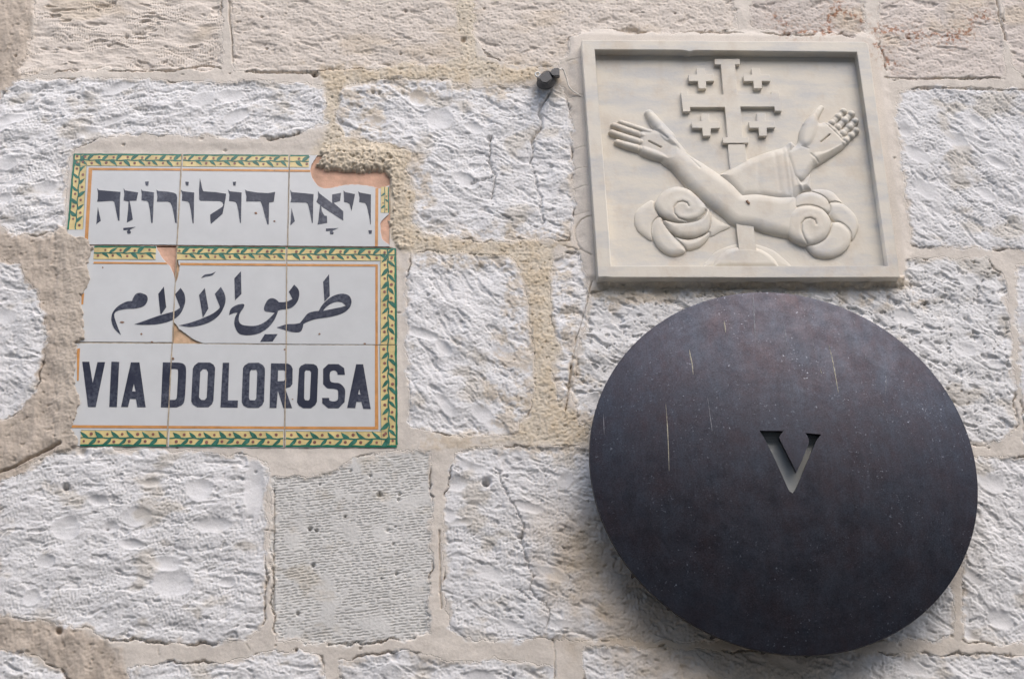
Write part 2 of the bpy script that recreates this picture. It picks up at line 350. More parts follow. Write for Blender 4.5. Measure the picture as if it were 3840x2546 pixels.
BRN = region([polyF([(-330,-190),(78,-190),(78,60),(62,150),(48,188),(20,218),(0,232),(-330,250)]),
  polyF([(-330,505),(30,540),(90,550),(165,540),(218,572),(216,640),(202,700),(192,800),(187,860),(178,950),(192,1000),(140,1048),(100,1062),(60,1097),(0,1122),(-330,1135)]),
  polyF([(-330,1400),(0,1420),(120,1438),(220,1465),(270,1495),(292,1560),(325,1900),(190,1900),(130,1550),(70,1520),(0,1507),(-330,1510)])])
# plaster that laps over the tile sign
crH = crop(200, 520, 760 / 2365); crH2 = crop(900, 520, 760 / 2365)
LAP_L = np.array([W(*p, 0.006) for p in [(200,840),(253,857),(280,878),(309,886),(328,902),(351,921),(357,935),(361,951),(351,974),(338,996),(337,1028),(335,1060),(322,1093),(306,1105),(306,1138),(316,1167),(319,1205),(322,1247),(314,1279),(293,1289),(290,1315),(288,1388),(293,1427),(300,1460),(306,1500),(304,1536),(296,1565),(274,1591),(270,1602),(284,1617),(303,1636),(309,1649),(303,1665),(294,1676),(200,1700)]])
LAP_R = np.array([crH2(p, 0.008) for p in [(905,190),(930,110),(1010,30),(1400,-10),(2000,-20),(2000,1300),(1850,1275),(1790,1180),(1730,1010),(1705,930),(1765,850),(1800,700),(1760,600),(1738,540),(1715,450),(1690,405),(1560,402),(1380,415),(1200,395),(1000,378),(950,350),(865,330)]])
s_all = sub(-0.6, 0.2, CAMZ + 0.5, CAMZ + 1.5)
lapL = np.full(GX.shape, -0.05); lapR = lapL.copy()
lapL[s_all] = sdf(wx[s_all], wz[s_all], LAP_L) + 0.0012 * n_b[s_all]; lapR[s_all] = sdf(wx[s_all], wz[s_all], LAP_R) + 0.0018 * n_b[s_all]

SIGN = np.array([W(*p, 0.005) for p in [(277,577),(1087,583),(1462,587),(1462,928),(1485,932),(1490,1662),(1478,1671),(1285,1678),(1068,1679),(628,1676),(262,1672),(262,1288),(250,919)]])
PLAQ = np.array([W(*p, 0.012) for p in [(2183,152),(3252,160),(3374,1040),(2243,1040)]])
sgd = np.full(GX.shape, -0.2); s2 = sub(-0.56, 0.25, CAMZ + 0.5, CAMZ + 1.4); sgd[s2] = sdf(GX[s2], GZ[s2], SIGN)
pqd = np.full(GX.shape, -0.2); s3 = sub(0.2, 1.0, CAMZ + 0.9, CAMZ + 1.7); pqd[s3] = sdf(GX[s3], GZ[s3], PLAQ)

# ---- heights
def rot(a): c, s = math.cos(R(a)), math.sin(R(a)); return GX * c + GZ * s, -GX * s + GZ * c
H_st = np.zeros(GX.shape); rnd = np.random.RandomState(11)
COL = np.zeros(GX.shape + (3,))
tints = {'white': (0.755, 0.745, 0.74), 'warm': (0.69, 0.62, 0.55), 'rust': (0.66, 0.59, 0.535), 'pit': (0.735, 0.725, 0.715), 'scoop': (0.765, 0.755, 0.75), 'grey': (0.68, 0.665, 0.635)}
for i, (nm, pl, dr, an, ti) in enumerate(stones):
    s_ = sub(pl[:, 0].min() - 0.012, pl[:, 0].max() + 0.012, pl[:, 1].min() - 0.012, pl[:, 1].max() + 0.012)
    x, z = GX[s_], GZ[s_]
    if x.size == 0: continue
    c, s = math.cos(R(an)), math.sin(R(an)); wob = 0.006 * fbm(x, z, 0.05, 2, 30 + i % 9)
    xa, za = x * c + z * s, -x * s + z * c + wob; sd0 = 40 + (i % 23)
    flat = np.ones(x.shape)
    if dr == 'rough':
        big = 0.0036 * fbm(x, z, 0.07, 3, sd0)
        r1 = fbm(xa / 2.4, za, 0.0105, 3, sd0 + 1); ridg = 1 - 2.0 * np.abs(r1)
        r2 = fbm(xa / 1.5, za, 0.0052, 2, sd0 + 2)
        ph = za / 0.0064 + 0.9 * fbm(x, z, 0.012, 2, sd0 + 3)
        tooth = sstep(-0.2, 0.9, np.sin(2 * np.pi * ph)) * sstep(-0.3, 0.9, np.sin(2 * np.pi * xa / 0.0046 + 2.4 * np.floor(ph)))
        k = sstep(-0.25, 0.35, fbm(x, z, 0.06, 2, sd0 + 4))
        fl = fbm(xa / 3.2, za, 0.0085, 4, sd0 + 8, 0.6); flake = np.where(fl > 0, fl, fl * 2.4)
        fac = fbm(xa / 1.7, za, 0.030, 2, sd0 + 10); fac = np.where(fac > 0, 0.4 * fac, fac)
        cutm = fbm(xa / 4.5, za + 0.25 * xa, 0.0105, 2, sd0 + 11)
        v_ = 3.2 * fbm(xa / 1.5, za, 0.034, 5, sd0 + 12, 0.58); f_ = v_ - np.floor(v_); terr = np.floor(v_) + sstep(0.0, 0.22, f_)
        am = rnd.uniform(0.45, 0.95) if nm != 'D1' else 0.55; tm = rnd.uniform(0.4, 1.5) if nm != 'D1' else 1.3
        fine = 0.0006 * fac + 0.00078 * am * terr + 0.00028 * flake + 0.00022 * r2 - 0.0008 * tm * tooth * k + 0.00045 * n_c[s_] - 0.0013 * sstep(0.46, 0.60, cutm)
        chip = fbm(xa / 2.0, za, 0.016, 3, sd0 + 5)
        fine = fine - 0.0018 * sstep(0.42, 0.66, chip) * (1.8 if ti == 'pit' else 1.0)
        pit = fbm(x, z, 0.0075, 2, sd0 + 6); fine = fine - 0.0015 * sstep(0.52, 0.74, pit) * (1.7 if ti == 'pit' else 0.8)
        sc = []
        if nm == 'D1':
            for (a, b_, ra, rb) in [(900,510,105,55),(430,585,95,70),(1310,330,90,70),(1090,810,100,50),(1130,950,130,80),(1670,330,70,170),(1400,560,120,45),(730,580,55,35),(300,810,65,45),(210,1040,60,50),(650,400,80,30),(1490,940,60,30),(860,690,80,30),(1000,280,70,30)]:
                px, pz = W(a * 0.5714, 1650 + b_ * 0.5714); sc.append((px, pz, ra * 0.5714 * 3.5e-4, rb * 0.5714 * 4.0e-4, 0.0045, 0))
        elif nm == 'B2':
            for (a, b_, ra, rb) in [(1050,690,75,60),(1200,840,100,80),(1370,1260,100,45),(760,850,80,50),(1430,900,70,40)]:
                px, pz = W(1000 + a * 0.542, b_ * 0.542); sc.append((px, pz, ra * 0.542 * 3.6e-4, rb * 0.542 * 4.2e-4, 0.0036, -25))
        else:
            ar = (pl[:, 0].max() - pl[:, 0].min()) * (pl[:, 1].max() - pl[:, 1].min())
            for q in range(int(ar / 0.006)):
                sc.append((rnd.uniform(pl[:, 0].min(), pl[:, 0].max()), rnd.uniform(pl[:, 1].min(), pl[:, 1].max()), rnd.uniform(0.010, 0.026), rnd.uniform(0.006, 0.013), rnd.uniform(0.0018, 0.0038), an + rnd.uniform(-20, 20)))
        for (px, pz, ra, rb, dep, aa) in sc:
            ca, sa = math.cos(R(aa)), math.sin(R(aa)); dx, dz = x - px, z - pz + 0.003 * n_a[s_]
            q = ((dx * ca + dz * sa) / ra) ** 2 + ((-dx * sa + dz * ca) / rb) ** 2
            k2 = sstep(1.25, 0.7, q); flat = flat * (1 - 0.85 * k2); big = big - dep * np.clip(1 - q, 0, 1) ** 0.8
        h = 0.0054 + 0.62 * big + fine * flat * FADE[s_]
    elif dr == 'peck':
        pit = fbm(x, z, 0.0046, 2, sd0); h = 0.0045 + 0.0016 * fbm(x, z, 0.06, 3, sd0 + 1) + 0.0004 * n_c[s_] - 0.0010 * sstep(0.28, 0.62, pit) - 0.0018 * sstep(0.42, 0.7, fbm(xa / 2.2, za, 0.017, 3, sd0 + 5)) + 0.0009 * fbm(xa / 2, za, 0.011, 3, sd0 + 6)
    elif dr == 'rows':
        ph = za / 0.0072 + 0.8 * fbm(x, z, 0.02, 2, sd0 + 3); st = sstep(0.1, 0.7, np.sin(2 * np.pi * xa / 0.0036 + 2.2 * np.floor(ph)))
        k = sstep(-0.2, 0.3, fbm(x / 2, z, 0.04, 2, sd0 + 4))
        h = 0.0035 + 0.003 * fbm(x, z, 0.07, 3, sd0 + 1) - 0.0022 * sstep(0.3, 0.9, np.sin(2 * np.pi * ph)) * st * k + 0.0012 * fbm(xa / 3, za, 0.011, 3, sd0 + 2) + 0.0004 * n_c[s_] - 0.003 * sstep(0.42, 0.7, fbm(xa / 3.0, za, 0.016, 3, sd0 + 5))
    else:                                       # 'dash': fine combed rows
        ph = (z - 0.12 * (x - pl[:, 0].mean()) + 0.0012 * fbm(x, z, 0.05, 2, sd0)) / 0.0037; row = np.floor(ph)
        brk = PN(77)(x / 0.0052 + 5.7 * row, row * 3.17)
        k = sstep(-0.75, -0.1, fbm(x, z, 0.04, 2, sd0 + 4))
        h = 0.0038 + 0.0012 * fbm(x, z, 0.08, 2, sd0 + 1) - 0.0015 * sstep(0.1, 0.8, np.sin(2 * np.pi * ph)) * sstep(-0.25, 0.1, brk) * k + 0.00025 * n_c[s_]
    own = ID[s_] == i
    H_st[s_] = np.where(own, h, H_st[s_])
    t0 = np.array(tints[ti]) * (1 + 0.03 * rnd.randn())
    cc = np.ones(x.shape + (3,)) * t0
    if ti in ('warm', 'rust'):
        k = sstep(0.05, 0.6, fbm(x / 1.8, z, 0.07, 4, sd0 + 9))[..., None]; cc = cc * (1 - k * 0.55) + np.array((0.62, 0.52, 0.40)) * k * 0.55
    else:
        k = sstep(0.28, 0.7, fbm(x / 1.4, z, 0.05, 4, sd0 + 9))[..., None]; cc = cc * (1 - k * 0.5) + np.array((0.55, 0.49, 0.40)) * k * 0.5
    COL[s_] = np.where(own[..., None], cc, COL[s_])

H_mo = 0.0056 + 0.0007 * n_a + 0.0014 * n_lo + 0.00016 * n_c
H_tan = 0.0056 + 0.0011 * n_a + 0.0007 * n_b + 0.0006 * n_c - 0.0022 * sstep(0.48, 0.78, fbm(GX, GZ, 0.0055, 2, 21))
strk = fbm(GX / 1.0, GZ / 2.2 + GX * 0.3, 0.022, 4, 22)
H_brn = 0.0056 + 0.0013 * n_a + 0.0018 * strk + 0.0003 * n_b + 0.0004 * n_c - 0.0014 * sstep(0.45, 0.8, fbm(GX, GZ, 0.009, 2, 23))
H_m = H_mo * (1 - TAN) + H_tan * TAN; H_m = H_m * (1 - BRN) + H_brn * BRN
gap = np.exp(-((SD + 0.0006) / 0.0011) ** 2) * sstep(0.08, 0.55, fbm(GX, GZ, 0.055, 3, 24)) * (1 - 0.8 * TAN)
t = sstep(-0.0020, 0.0050, SD + 0.0040 * n_a + 0.0020 * n_b)
H = H_m * (1 - t) + H_st * t - 0.0050 * gap
# bedding of the plaque and of the tiles
near = sstep(-0.026, -0.010, pqd + 0.002 * n_a) * (1 - sstep(0.0, 0.004, pqd)) * (1 - t)
left_ok = sstep(PLAQ[3, 1] - 0.004, PLAQ[3, 1] + 0.006, GZ)
H = H * (1 - 0.75 * near * left_ok) + 0.0082 * near * left_ok * 0.75 + near * left_ok * 0.0018
H = np.where(pqd > 0.002, np.minimum(H, -0.002), H)
neart = sstep(-0.022, -0.006, sgd) * (1 - t); H = np.where(sgd > -0.03, H * (1 - neart) + (0.0042 + 0.0006 * n_a) * neart, H)
H = np.where(sgd > 0.0006, -0.006, H)
kl = sstep(-0.0008, 0.004, lapL); kr = sstep(-0.0008, 0.006, lapR)
chunk = np.array([crH2(p, 0.008) for p in [(905,190),(930,110),(1010,30),(1400,-10),(1900,100),(2000,300),(1750,480),(1690,405),(1560,402),(1380,415),(1200,395),(1000,378),(950,350),(865,330)]])
ch = np.full(GX.shape, -0.05); s4 = sub(-0.15, 0.2, CAMZ + 1.1, CAMZ + 1.45); ch[s4] = sdf(wx[s4], wz[s4], chunk)
H_lapR = 0.0070 + 0.0018 * n_a + 0.0018 * n_b + 0.0012 * n_c + 0.0042 * sstep(0.0, 0.016, ch) - 0.003 * sstep(0.40, 0.75, fbm(GX, GZ, 0.0072, 2, 21))
H_lapL = 0.0080 + 0.0014 * n_a + 0.0018 * strk + 0.0005 * n_b + 0.0006 * n_c
inS = sgd > -0.004
H = np.where(inS & (lapL > -0.0008), np.maximum(H, -0.006 + kl * (H_lapL + 0.006)), H)
H = np.where(inS & (lapR > -0.0008), np.maximum(H, -0.006 + kr * (H_lapR + 0.006)), H)
kl2 = sstep(-0.035, -0.004, sgd) * sstep(0.0, 0.004, lapL) * (1 - inS); H = H * (1 - kl2) + np.maximum(H, H_lapL) * kl2
kr2 = sstep(-0.030, 0.0, sgd) * sstep(0.0, 0.004, lapR) * (1 - inS); H = H * (1 - kr2) + np.maximum(H, H_lapR) * kr2
# the ledge of mortar left under the plaque
lip = np.array([W(*p) for p in [(2250,1046),(3392,1046),(3384,1086),(2250,1080)]])
s5 = sub(0.2, 1.0, CAMZ + 0.8, CAMZ + 1.2); dl = np.full(GX.shape, -0.05); dl[s5] = sdf(wx[s5], wz[s5], lip); H = H + 0.006 * sstep(-0.001, 0.006, dl)
# cracks, holes
def groove(pts, wid, dep, jit=0.0032):
    global H
    pts = np.array(pts); s_ = sub(pts[:, 0].min() - 0.012, pts[:, 0].max() + 0.012, pts[:, 1].min() - 0.012, pts[:, 1].max() + 0.012)
    d = pline(GX[s_] + jit * n_a[s_] + jit * 0.5 * n_b[s_], GZ[s_] + jit * n_b[s_], pts)
    ww = wid * (0.7 + 0.6 * np.clip(n_a[s_] + 0.3, 0, 1)); H[s_] = H[s_] - dep * np.exp(-(d / ww) ** 2)
g2_ = crop(1000, 0, 0.542); g7 = crop(1000, 1650, 0.5714); g5 = crop(1400, 800, 1000 / 1845); g3 = crop(2560, 0, 0.542)
groove([g2_(p) for p in [(1950,650),(1890,760),(1900,850),(1880,910),(1830,990),(1840,1060),(1820,1130)]], 0.0020, 0.0075)
groove([g2_(p) for p in [(1820,1130),(1860,1250),(1890,1380),(1900,1560)]], 0.0014, 0.004)
groove([g2_(p) for p in [(1550,960),(1540,1060),(1555,1150),(1575,1230),(1560,1380)]], 0.0013, 0.0055)
groove([g2_(p) for p in [(1430,1280),(1500,1260),(1575,1225)]], 0.0016, 0.005)
groove([F_(p) for p in [(1366,655),(1346,740),(1332,780),(1319,850)]], 0.0008, 0.0045, 0.0012)
groove([F_(p) for p in [(1319,850),(1316,880),(1309,920),(1305,948)]], 0.0016, 0.009, 0.0014)
groove([g5(p) for p in [(1520,35),(1440,60),(1400,110),(1390,160),(1425,260),(1500,310)]], 0.0007, 0.0025, 0.001)
groove([g5(p) for p in [(1310,240),(1425,268)]], 0.0007, 0.0025, 0.001)
for yy in (440, 690, 1050, 1190, 1320, 1500):
    groove([g2_((2050 + yy * 0.045, yy + 8)), g2_((2130 + yy * 0.05, yy - 10)), g2_((2210 + yy * 0.03, yy - 12))], 0.0005, 0.0012, 0.001)
groove([g7(p) for p in [(1520,220),(1590,400),(1650,480),(1680,560),(1670,640),(1700,790),(1740,900),(1730,980),(1830,1090),(1850,1160),(1840,1240)]], 0.0012, 0.0042)
groove([g7(p) for p in [(1640,980),(1740,1050)]], 0.0010, 0.004)
groove([g7(p) for p in [(1870,1310),(1890,1400),(1890,1560)]], 0.0007, 0.003, 0.001)
for p, q in (((1035,1370),(1045,1420)), ((1620,1345),(1640,1380)), ((1735,600),(1795,605)), ((1735,885),(1795,880))):
    groove([W(p[0] * 0.5714, 1650 + p[1] * 0.5714), W(q[0] * 0.5714, 1650 + q[1] * 0.5714)], 0.0006, 0.002, 0.0008)
def hole(x, z, r, dep, asp=1.0):
    s_ = sub(x - 3 * r, x + 3 * r, z - 3 * r, z + 3 * r); q = ((GX[s_] - x) / r) ** 2 + ((GZ[s_] - z) / (r * asp)) ** 2
    H[s_] = H[s_] - dep * np.exp(-q ** 1.6)
for p, r, d in (((1440,285), 0.0052, 0.016), ((740,365), 0.0036, 0.006), ((870,358), 0.0022, 0.005), ((865,395), 0.0018, 0.004), ((285,586), 0.0026, 0.007), ((328,597), 0.0022, 0.006), ((305,825), 0.0026, 0.006), ((205,1142), 0.0024, 0.006), ((850,882), 0.0022, 0.005), ((830,688), 0.0016, 0.004), ((515,508), 0.0016, 0.004), ((350,297), 0.0016, 0.004), ((680,240), 0.002, 0.004), ((1665,640), 0.0042, 0.008), ((835,1430), 0.005, 0.007), ((195,1382), 0.002, 0.005)):
    hole(*g7(p), r, d, 0.7 if r > 0.003 and r < 0.005 else 1.0)
for p, r, d in (((1360,290), 0.004, 0.006), ((735,655), 0.0028, 0.006), ((780,658), 0.0028, 0.007), ((1540,975), 0.0045, 0.006), ((335,525), 0.0050, 0.010)): hole(*g2_(p), r, d)
for p, r, d in (((435,312), 0.0042, 0.009), ((550,95), 0.005, 0.005), ((390,1262), 0.004, 0.008), ((1165,50), 0.0018, 0.006)): hole(*W(p[0] * 0.5714, 1650 + p[1] * 0.5714), r, d)
rs = np.random.RandomState(5)
for q in range(190):                            # scattered small holes in the rough faces
    ax_, az_ = rs.uniform(-0.5, 1.0), rs.uniform(CAMZ + 0.5, CAMZ + 1.56); hole(ax_, az_, rs.uniform(0.0010, 0.0030), rs.uniform(0.0015, 0.0045), rs.uniform(0.4, 1.0))
# dark open joint above the left course and under the top right course
groove([W(p[0] * 0.5421, p[1] * 0.5421) for p in [(760,510),(1000,506),(1150,500),(1300,488),(1400,462),(1460,462),(1530,490)]], 0.0010, 0.007, 0.001)
groove([W(p[0] * 0.5421, p[1] * 0.5421) for p in [(1700,512),(1800,518),(1950,515),(2170,518)]], 0.0018, 0.010, 0.001)
groove([W(p[0] * 0.5421, p[1] * 0.5421) for p in [(1588,20),(1592,150),(1605,300),(1612,440)]], 0.0009, 0.006, 0.001)
groove([W(p[0] * 0.5714, 1650 + p[1] * 0.5714) for p in [(1800,330),(1800,600),(1798,900),(1798,1140)]], 0.0009, 0.006, 0.0008)
groove([g7(p) for p in [(1130,600),(1135,800),(1138,950),(1145,1110)]], 0.0010, 0.006, 0.0008)
groove([g3(p) for p in [(1390,552),(1600,562),(1900,556),(2190,552)]], 0.0010, 0.006, 0.001)
groove([g3(p) for p in [(1640,622),(1900,628),(2250,640),(2365,636)]], 0.0012, 0.006, 0.001)
groove([g3(p) for p in [(2160,0),(2190,150),(2230,290)]], 0.0014, 0.008, 0.001)
groove([W(p[0] * 0.5714, 1650 + p[1] * 0.5714) for p in [(0,215),(100,180),(250,100),(400,30)]], 0.0018, 0.008, 0.001)
for pl in ([(480,8),(600,5),(760,50),(920,60),(1060,20),(900,-10)], ):
    a_ = np.array([W(2100 + p[0] * 0.3189, 120 + p[1] * 0.3189) for p in pl]); s_ = sub(a_[:, 0].min() - 0.01, a_[:, 0].max() + 0.01, a_[:, 1].min() - 0.01, a_[:, 1].max() + 0.01)
    H[s_] = H[s_] - 0.006 * sstep(-0.001, 0.003, sdf(wx[s_], wz[s_], a_))
for pl in ([(540,252),(690,240),(770,262),(920,262),(880,278),(640,268)], [(1055,262),(1090,232),(1180,262)], [(-60,235),(300,240),(420,250),(300,262)]):
    a_ = np.array([g3(p) for p in pl]); s_ = sub(a_[:, 0].min() - 0.01, a_[:, 0].max() + 0.01, a_[:, 1].min() - 0.01, a_[:, 1].max() + 0.01)
    H[s_] = H[s_] - 0.005 * sstep(-0.001, 0.002, sdf(wx[s_], wz[s_], a_))

# ---- colours of the things themselves (stone, mortar kinds, stains with a shape of their own), plus warm shade by the disc
def lay(c, k): 
    global COL
    COL = COL * (1 - k[..., None]) + np.array(c) * k[..., None]
mo = np.array((0.69, 0.63, 0.56)) * (1 + 0.06 * n_lo + 0.03 * n_a)[..., None]
mo = mo * (1 - TAN[..., None]) + (np.array((0.68, 0.60, 0.485)) * (1 + 0.07 * n_a + 0.07 * n_b)[..., None]) * TAN[..., None]
mo = mo * (1 - BRN[..., None]) + (np.array((0.53, 0.455, 0.38)) * (1 + 0.10 * n_a + 0.12 * strk)[..., None]) * BRN[..., None]
tc_ = sstep(-0.0025, 0.0050, SD + 0.0055 * n_a + 0.003 * n_b)[..., None]
COL = mo * (1 - tc_) + COL * tc_
# tan stain spreading from the sandy mortar onto the stones
lay((0.57, 0.46, 0.32), 0.55 * sstep(0.25, 0.9, region([polyF([(700,150),(1330,150),(1240,230),(800,230)]), polyF([(900,540),(1310,520),(1320,640),(900,620)]), polyF([(740,200),(830,200),(1010,420),(980,560),(880,560),(860,400)]), polyF([(1180,590),(1300,590),(1380,1050),(1100,1040)]), polyF([(940,1010),(1380,960),(1380,1050),(940,1040)]), polyF([(1370,655),(2100,655),(2160,720),(1900,690),(1500,700),(1360,730)])], 0.02, 0.012)) * sstep(-0.35, 0.5, n_a + 0.5 * n_b))
lay((0.40, 0.30, 0.19), 0.75 * sstep(0.05, 0.6, n_b + 0.4 * n_a) * region([polyF([(745,330),(900,335),(900,395),(760,392)])], 0.008))
# ochre run-off and the disc's warm shadow, painted together below left of it
DCW = W(2939, 1776, 0.06)
dr_ = np.sqrt((GX - DCW[0]) ** 2 + (GZ - DCW[1]) ** 2)
lay((0.46, 0.35, 0.22), 0.6 * sstep(0.36, 0.27, dr_ + 0.03 * n_a) * sstep(0.02, -0.10, GZ - DCW[1]) * sstep(0.16, -0.02, GX - DCW[0] + 0.04 * n_a))
# rust on the top right blocks
rst = np.full(GX.shape, 1.0)
for pl in ([(1050,-40),(1080,40),(1020,130),(1010,200)], [(1060,60),(1150,120),(1230,160)], [(1330,240),(1450,220),(1600,250)], [(1560,260),(1600,290),(1650,285)], [(1650,250),(1850,250),(1990,230),(2000,150),(2090,120)], [(1820,300),(1920,280),(1980,230)], [(1360,400),(1400,430),(1460,460)], [(640,140),(720,180)], [(720,235),(900,238),(1000,235)], [(1340,330),(1380,360)]):
    a_ = np.array([g3(p) for p in pl]); s_ = sub(a_[:, 0].min() - 0.03, a_[:, 0].max() + 0.03, a_[:, 1].min() - 0.03, a_[:, 1].max() + 0.03)
    rst[s_] = np.minimum(rst[s_], pline(wx[s_] + 0.002 * n_b[s_], wz[s_], a_))
lay((0.30, 0.12, 0.065), 0.85 * sstep(0.0075, 0.0005, rst + 0.003 * n_a) * sstep(-0.25, 0.35, n_b + 0.5 * n_c))
lay((0.44, 0.27, 0.17), 0.6 * sstep(0.15, 0.6, n_b + 0.3 * n_c) * sstep(0.03, 0.0, rst))
lay((0.50, 0.37, 0.22), 0.7 * sstep(0.004, 0.012, np.maximum(kl * inS, 0) * 0) )
inl = ((lapR > 0) & (sgd > -0.02))[..., None]; COL = np.where(inl, np.array((0.64, 0.555, 0.435)) * (1 + 0.08 * n_a + 0.10 * n_b)[..., None], COL)
kk_ = (sstep(0, 0.002, lapL) * sstep(-0.03, -0.004, sgd))[..., None]; COL = COL * (1 - kk_) + kk_ * np.array((0.54, 0.47, 0.395)) * (1 + 0.08 * n_a + 0.12 * strk)[..., None]
COL = np.clip(COL, 0.02, 0.8)

wall = empty('stone_wall', (0.2, 0, 0), 'tall wall of rough white limestone blocks with beige and sandy mortar joints', 'wall')
nz, nx = GX.shape
VID = np.arange(nz * nx).reshape(nz, nx)
CELL = np.where(SD > -0.0005, ID, -1)
CID = CELL[:-1, :-1].copy()
outer = [i for i, s in enumerate(stones) if s[0] == 'outer']
CID[np.isin(CID, outer)] = -2
VERT = np.stack([GX, -H, GZ], -1).reshape(-1, 3); VC = COL.reshape(-1, 3)
quads_all = np.stack([VID[:-1, :-1], VID[:-1, 1:], VID[1:, 1:], VID[1:, :-1]], -1)
def cut(name, mask, label=None):
    q = quads_all[mask]
    if len(q) == 0: return
    u, inv = np.unique(q, return_inverse=True); q = inv.reshape(-1, 4); co = VERT[u]; col = VC[u]
    # carry the block back into the wall: a skirt round its edge and a back face 6 cm behind
    e = np.concatenate([q[:, [0, 1]], q[:, [1, 2]], q[:, [2, 3]], q[:, [3, 0]]])
    key = e[:, 0].astype(np.int64) * len(u) + e[:, 1]; rev = e[:, 1].astype(np.int64) * len(u) + e[:, 0]
    be = e[~np.isin(key, rev)]
    bv = np.unique(be); mp = np.full(len(u), -1); mp[bv] = len(u) + np.arange(len(bv))
    bk = co[bv].copy(); bk[:, 1] = 0.06
    sk = np.stack([be[:, 1], be[:, 0], mp[be[:, 0]], mp[be[:, 1]]], -1)
    me = fast_mesh(name, np.concatenate([co, bk]), np.concatenate([q, sk]))
    ca = me.color_attributes.new('Col', 'FLOAT_COLOR', 'POINT'); cc = np.ones((len(me.vertices), 4), np.float32)
    cc[:len(u), :3] = col; cc[len(u):, :3] = col[bv]; ca.data.foreach_set('color', cc.ravel())
    link(name, me, MAS, wall, label)
special = {'D2': 'grey smooth combed block under the tile sign', 'A4': 'rust stained block above the marble plaque', 'A5': 'rust veined block right of the marble plaque'}
for i, s in enumerate(stones):
    if s[0] != 'outer': cut('stone_block', CID == i, special.get(s[0]))
cut('mortar', CID == -1)
cut('outer_masonry', CID == -2)
bm = bmesh.new(); bmesh.ops.create_cube(bm, size=1)
for v in bm.verts: v.co = ((-2.38 if v.co.x < 0 else 2.88), (0.05 if v.co.y < 0 else 0.6), (0.0 if v.co.z < 0 else 4.38))
me = bpy.data.meshes.new('wall_core'); bm.to_mesh(me); bm.free(); link('wall_core', me, plain('rubble_core', (0.42, 0.36, 0.30), 0.95), wall)

# ------------------------------------------------------------------ the lane in front of the wall
m, nt, b = newmat('worn_paving')
vo = nd(nt, 'ShaderNodeTexVoronoi', Scale=2.2); tcg = nd(nt, 'ShaderNodeNewGeometry'); nt.links.new(tcg.outputs['Position'], vo.inputs['Vector'])
c = mixc(nt, ramp(nt, noise_tex(nt, 3, 6), 0.3, 0.7), (0.24, 0.23, 0.21), (0.33, 0.315, 0.29))
nt.links.new(mixc(nt, ramp(nt, vo.outputs['Distance'], 0.0, 0.6), c, (0.27, 0.245, 0.215)), b.inputs['Base Color']); b.inputs['Roughness'].default_value = 0.7
me = bpy.data.meshes.new('ground'); me.from_pydata([(-200, -200, 0), (200, -200, 0), (200, 200, 0), (-200, 200, 0)], [], [(0, 1, 2, 3)])
g = link('ground', me, m); g['kind'] = 'structure'

# ------------------------------------------------------------------ an unseen house, added across the lane to keep low sky off the wall
def house(x0, x1, y0, y1, zt):
    hs = empty('added_stone_house', ((x0 + x1) / 2, y0, 0), 'plain stone house added out of view across the lane with shuttered windows and a doorway', 'house')
    mt = plain('house_stone', (0.36, 0.345, 0.315), 0.9, 0.2, 6); ms = plain('shutter_green', (0.05, 0.09, 0.075), 0.5)
    wins = [(x, 3.3, 0.9, 1.3) for x in np.arange(x0 + 1.6, x1 - 1.2, 2.6)]
    cu = [[(x0, 0), (x1, 0), (x1, zt), (x0, zt)]] + [[(x - a / 2, z), (x + a / 2, z), (x + a / 2, z + b_), (x - a / 2, z + b_)] for x, z, a, b_ in wins]
    door = (x0 + x1) / 2 - 2.5; cu.append([(door - 0.6, 0.05), (door + 0.6, 0.05), (door + 0.6, 2.3), (door - 0.6, 2.3)])
    def slab(name, lps, ya, yb, mat):
        o = shape(name, lps, -yb, -ya, mat, None); o.parent = hs; o.location = -hs.location; return o
    slab('facade', cu, y0 - 0.4, y0, mt)
    slab('rear_block', [[(x0, 0), (x1, 0), (x1, zt), (x0, zt)]], y1, y0 - 0.41, mt)
    slab('parapet', [[(x0 - 0.1, zt + 0.002), (x1 + 0.1, zt + 0.002), (x1 + 0.1, zt + 0.2), (x0 - 0.1, zt + 0.2)]], y0 - 0.5, y0 + 0.08, mt)
    for x, z, a, b_ in wins:
        slab('shutter', [[(x - a / 2 + 0.01, z + 0.01), (x + a / 2 - 0.01, z + 0.01), (x + a / 2 - 0.01, z + b_ - 0.01), (x - a / 2 + 0.01, z + b_ - 0.01)]], y0 - 0.25, y0 - 0.2, ms)
        slab('sill', [[(x - a / 2 - 0.08, z - 0.1), (x + a / 2 + 0.08, z - 0.1), (x + a / 2 + 0.08, z - 0.003), (x - a / 2 - 0.08, z - 0.003)]], y0 + 0.002, y0 + 0.1, mt)
    slab('door', [[(door - 0.59, 0.06), (door + 0.59, 0.06), (door + 0.59, 2.29), (door - 0.59, 2.29)]], y0 - 0.3, y0 - 0.24, ms)
house(-9, 10, -4.6, -9, 5.2)

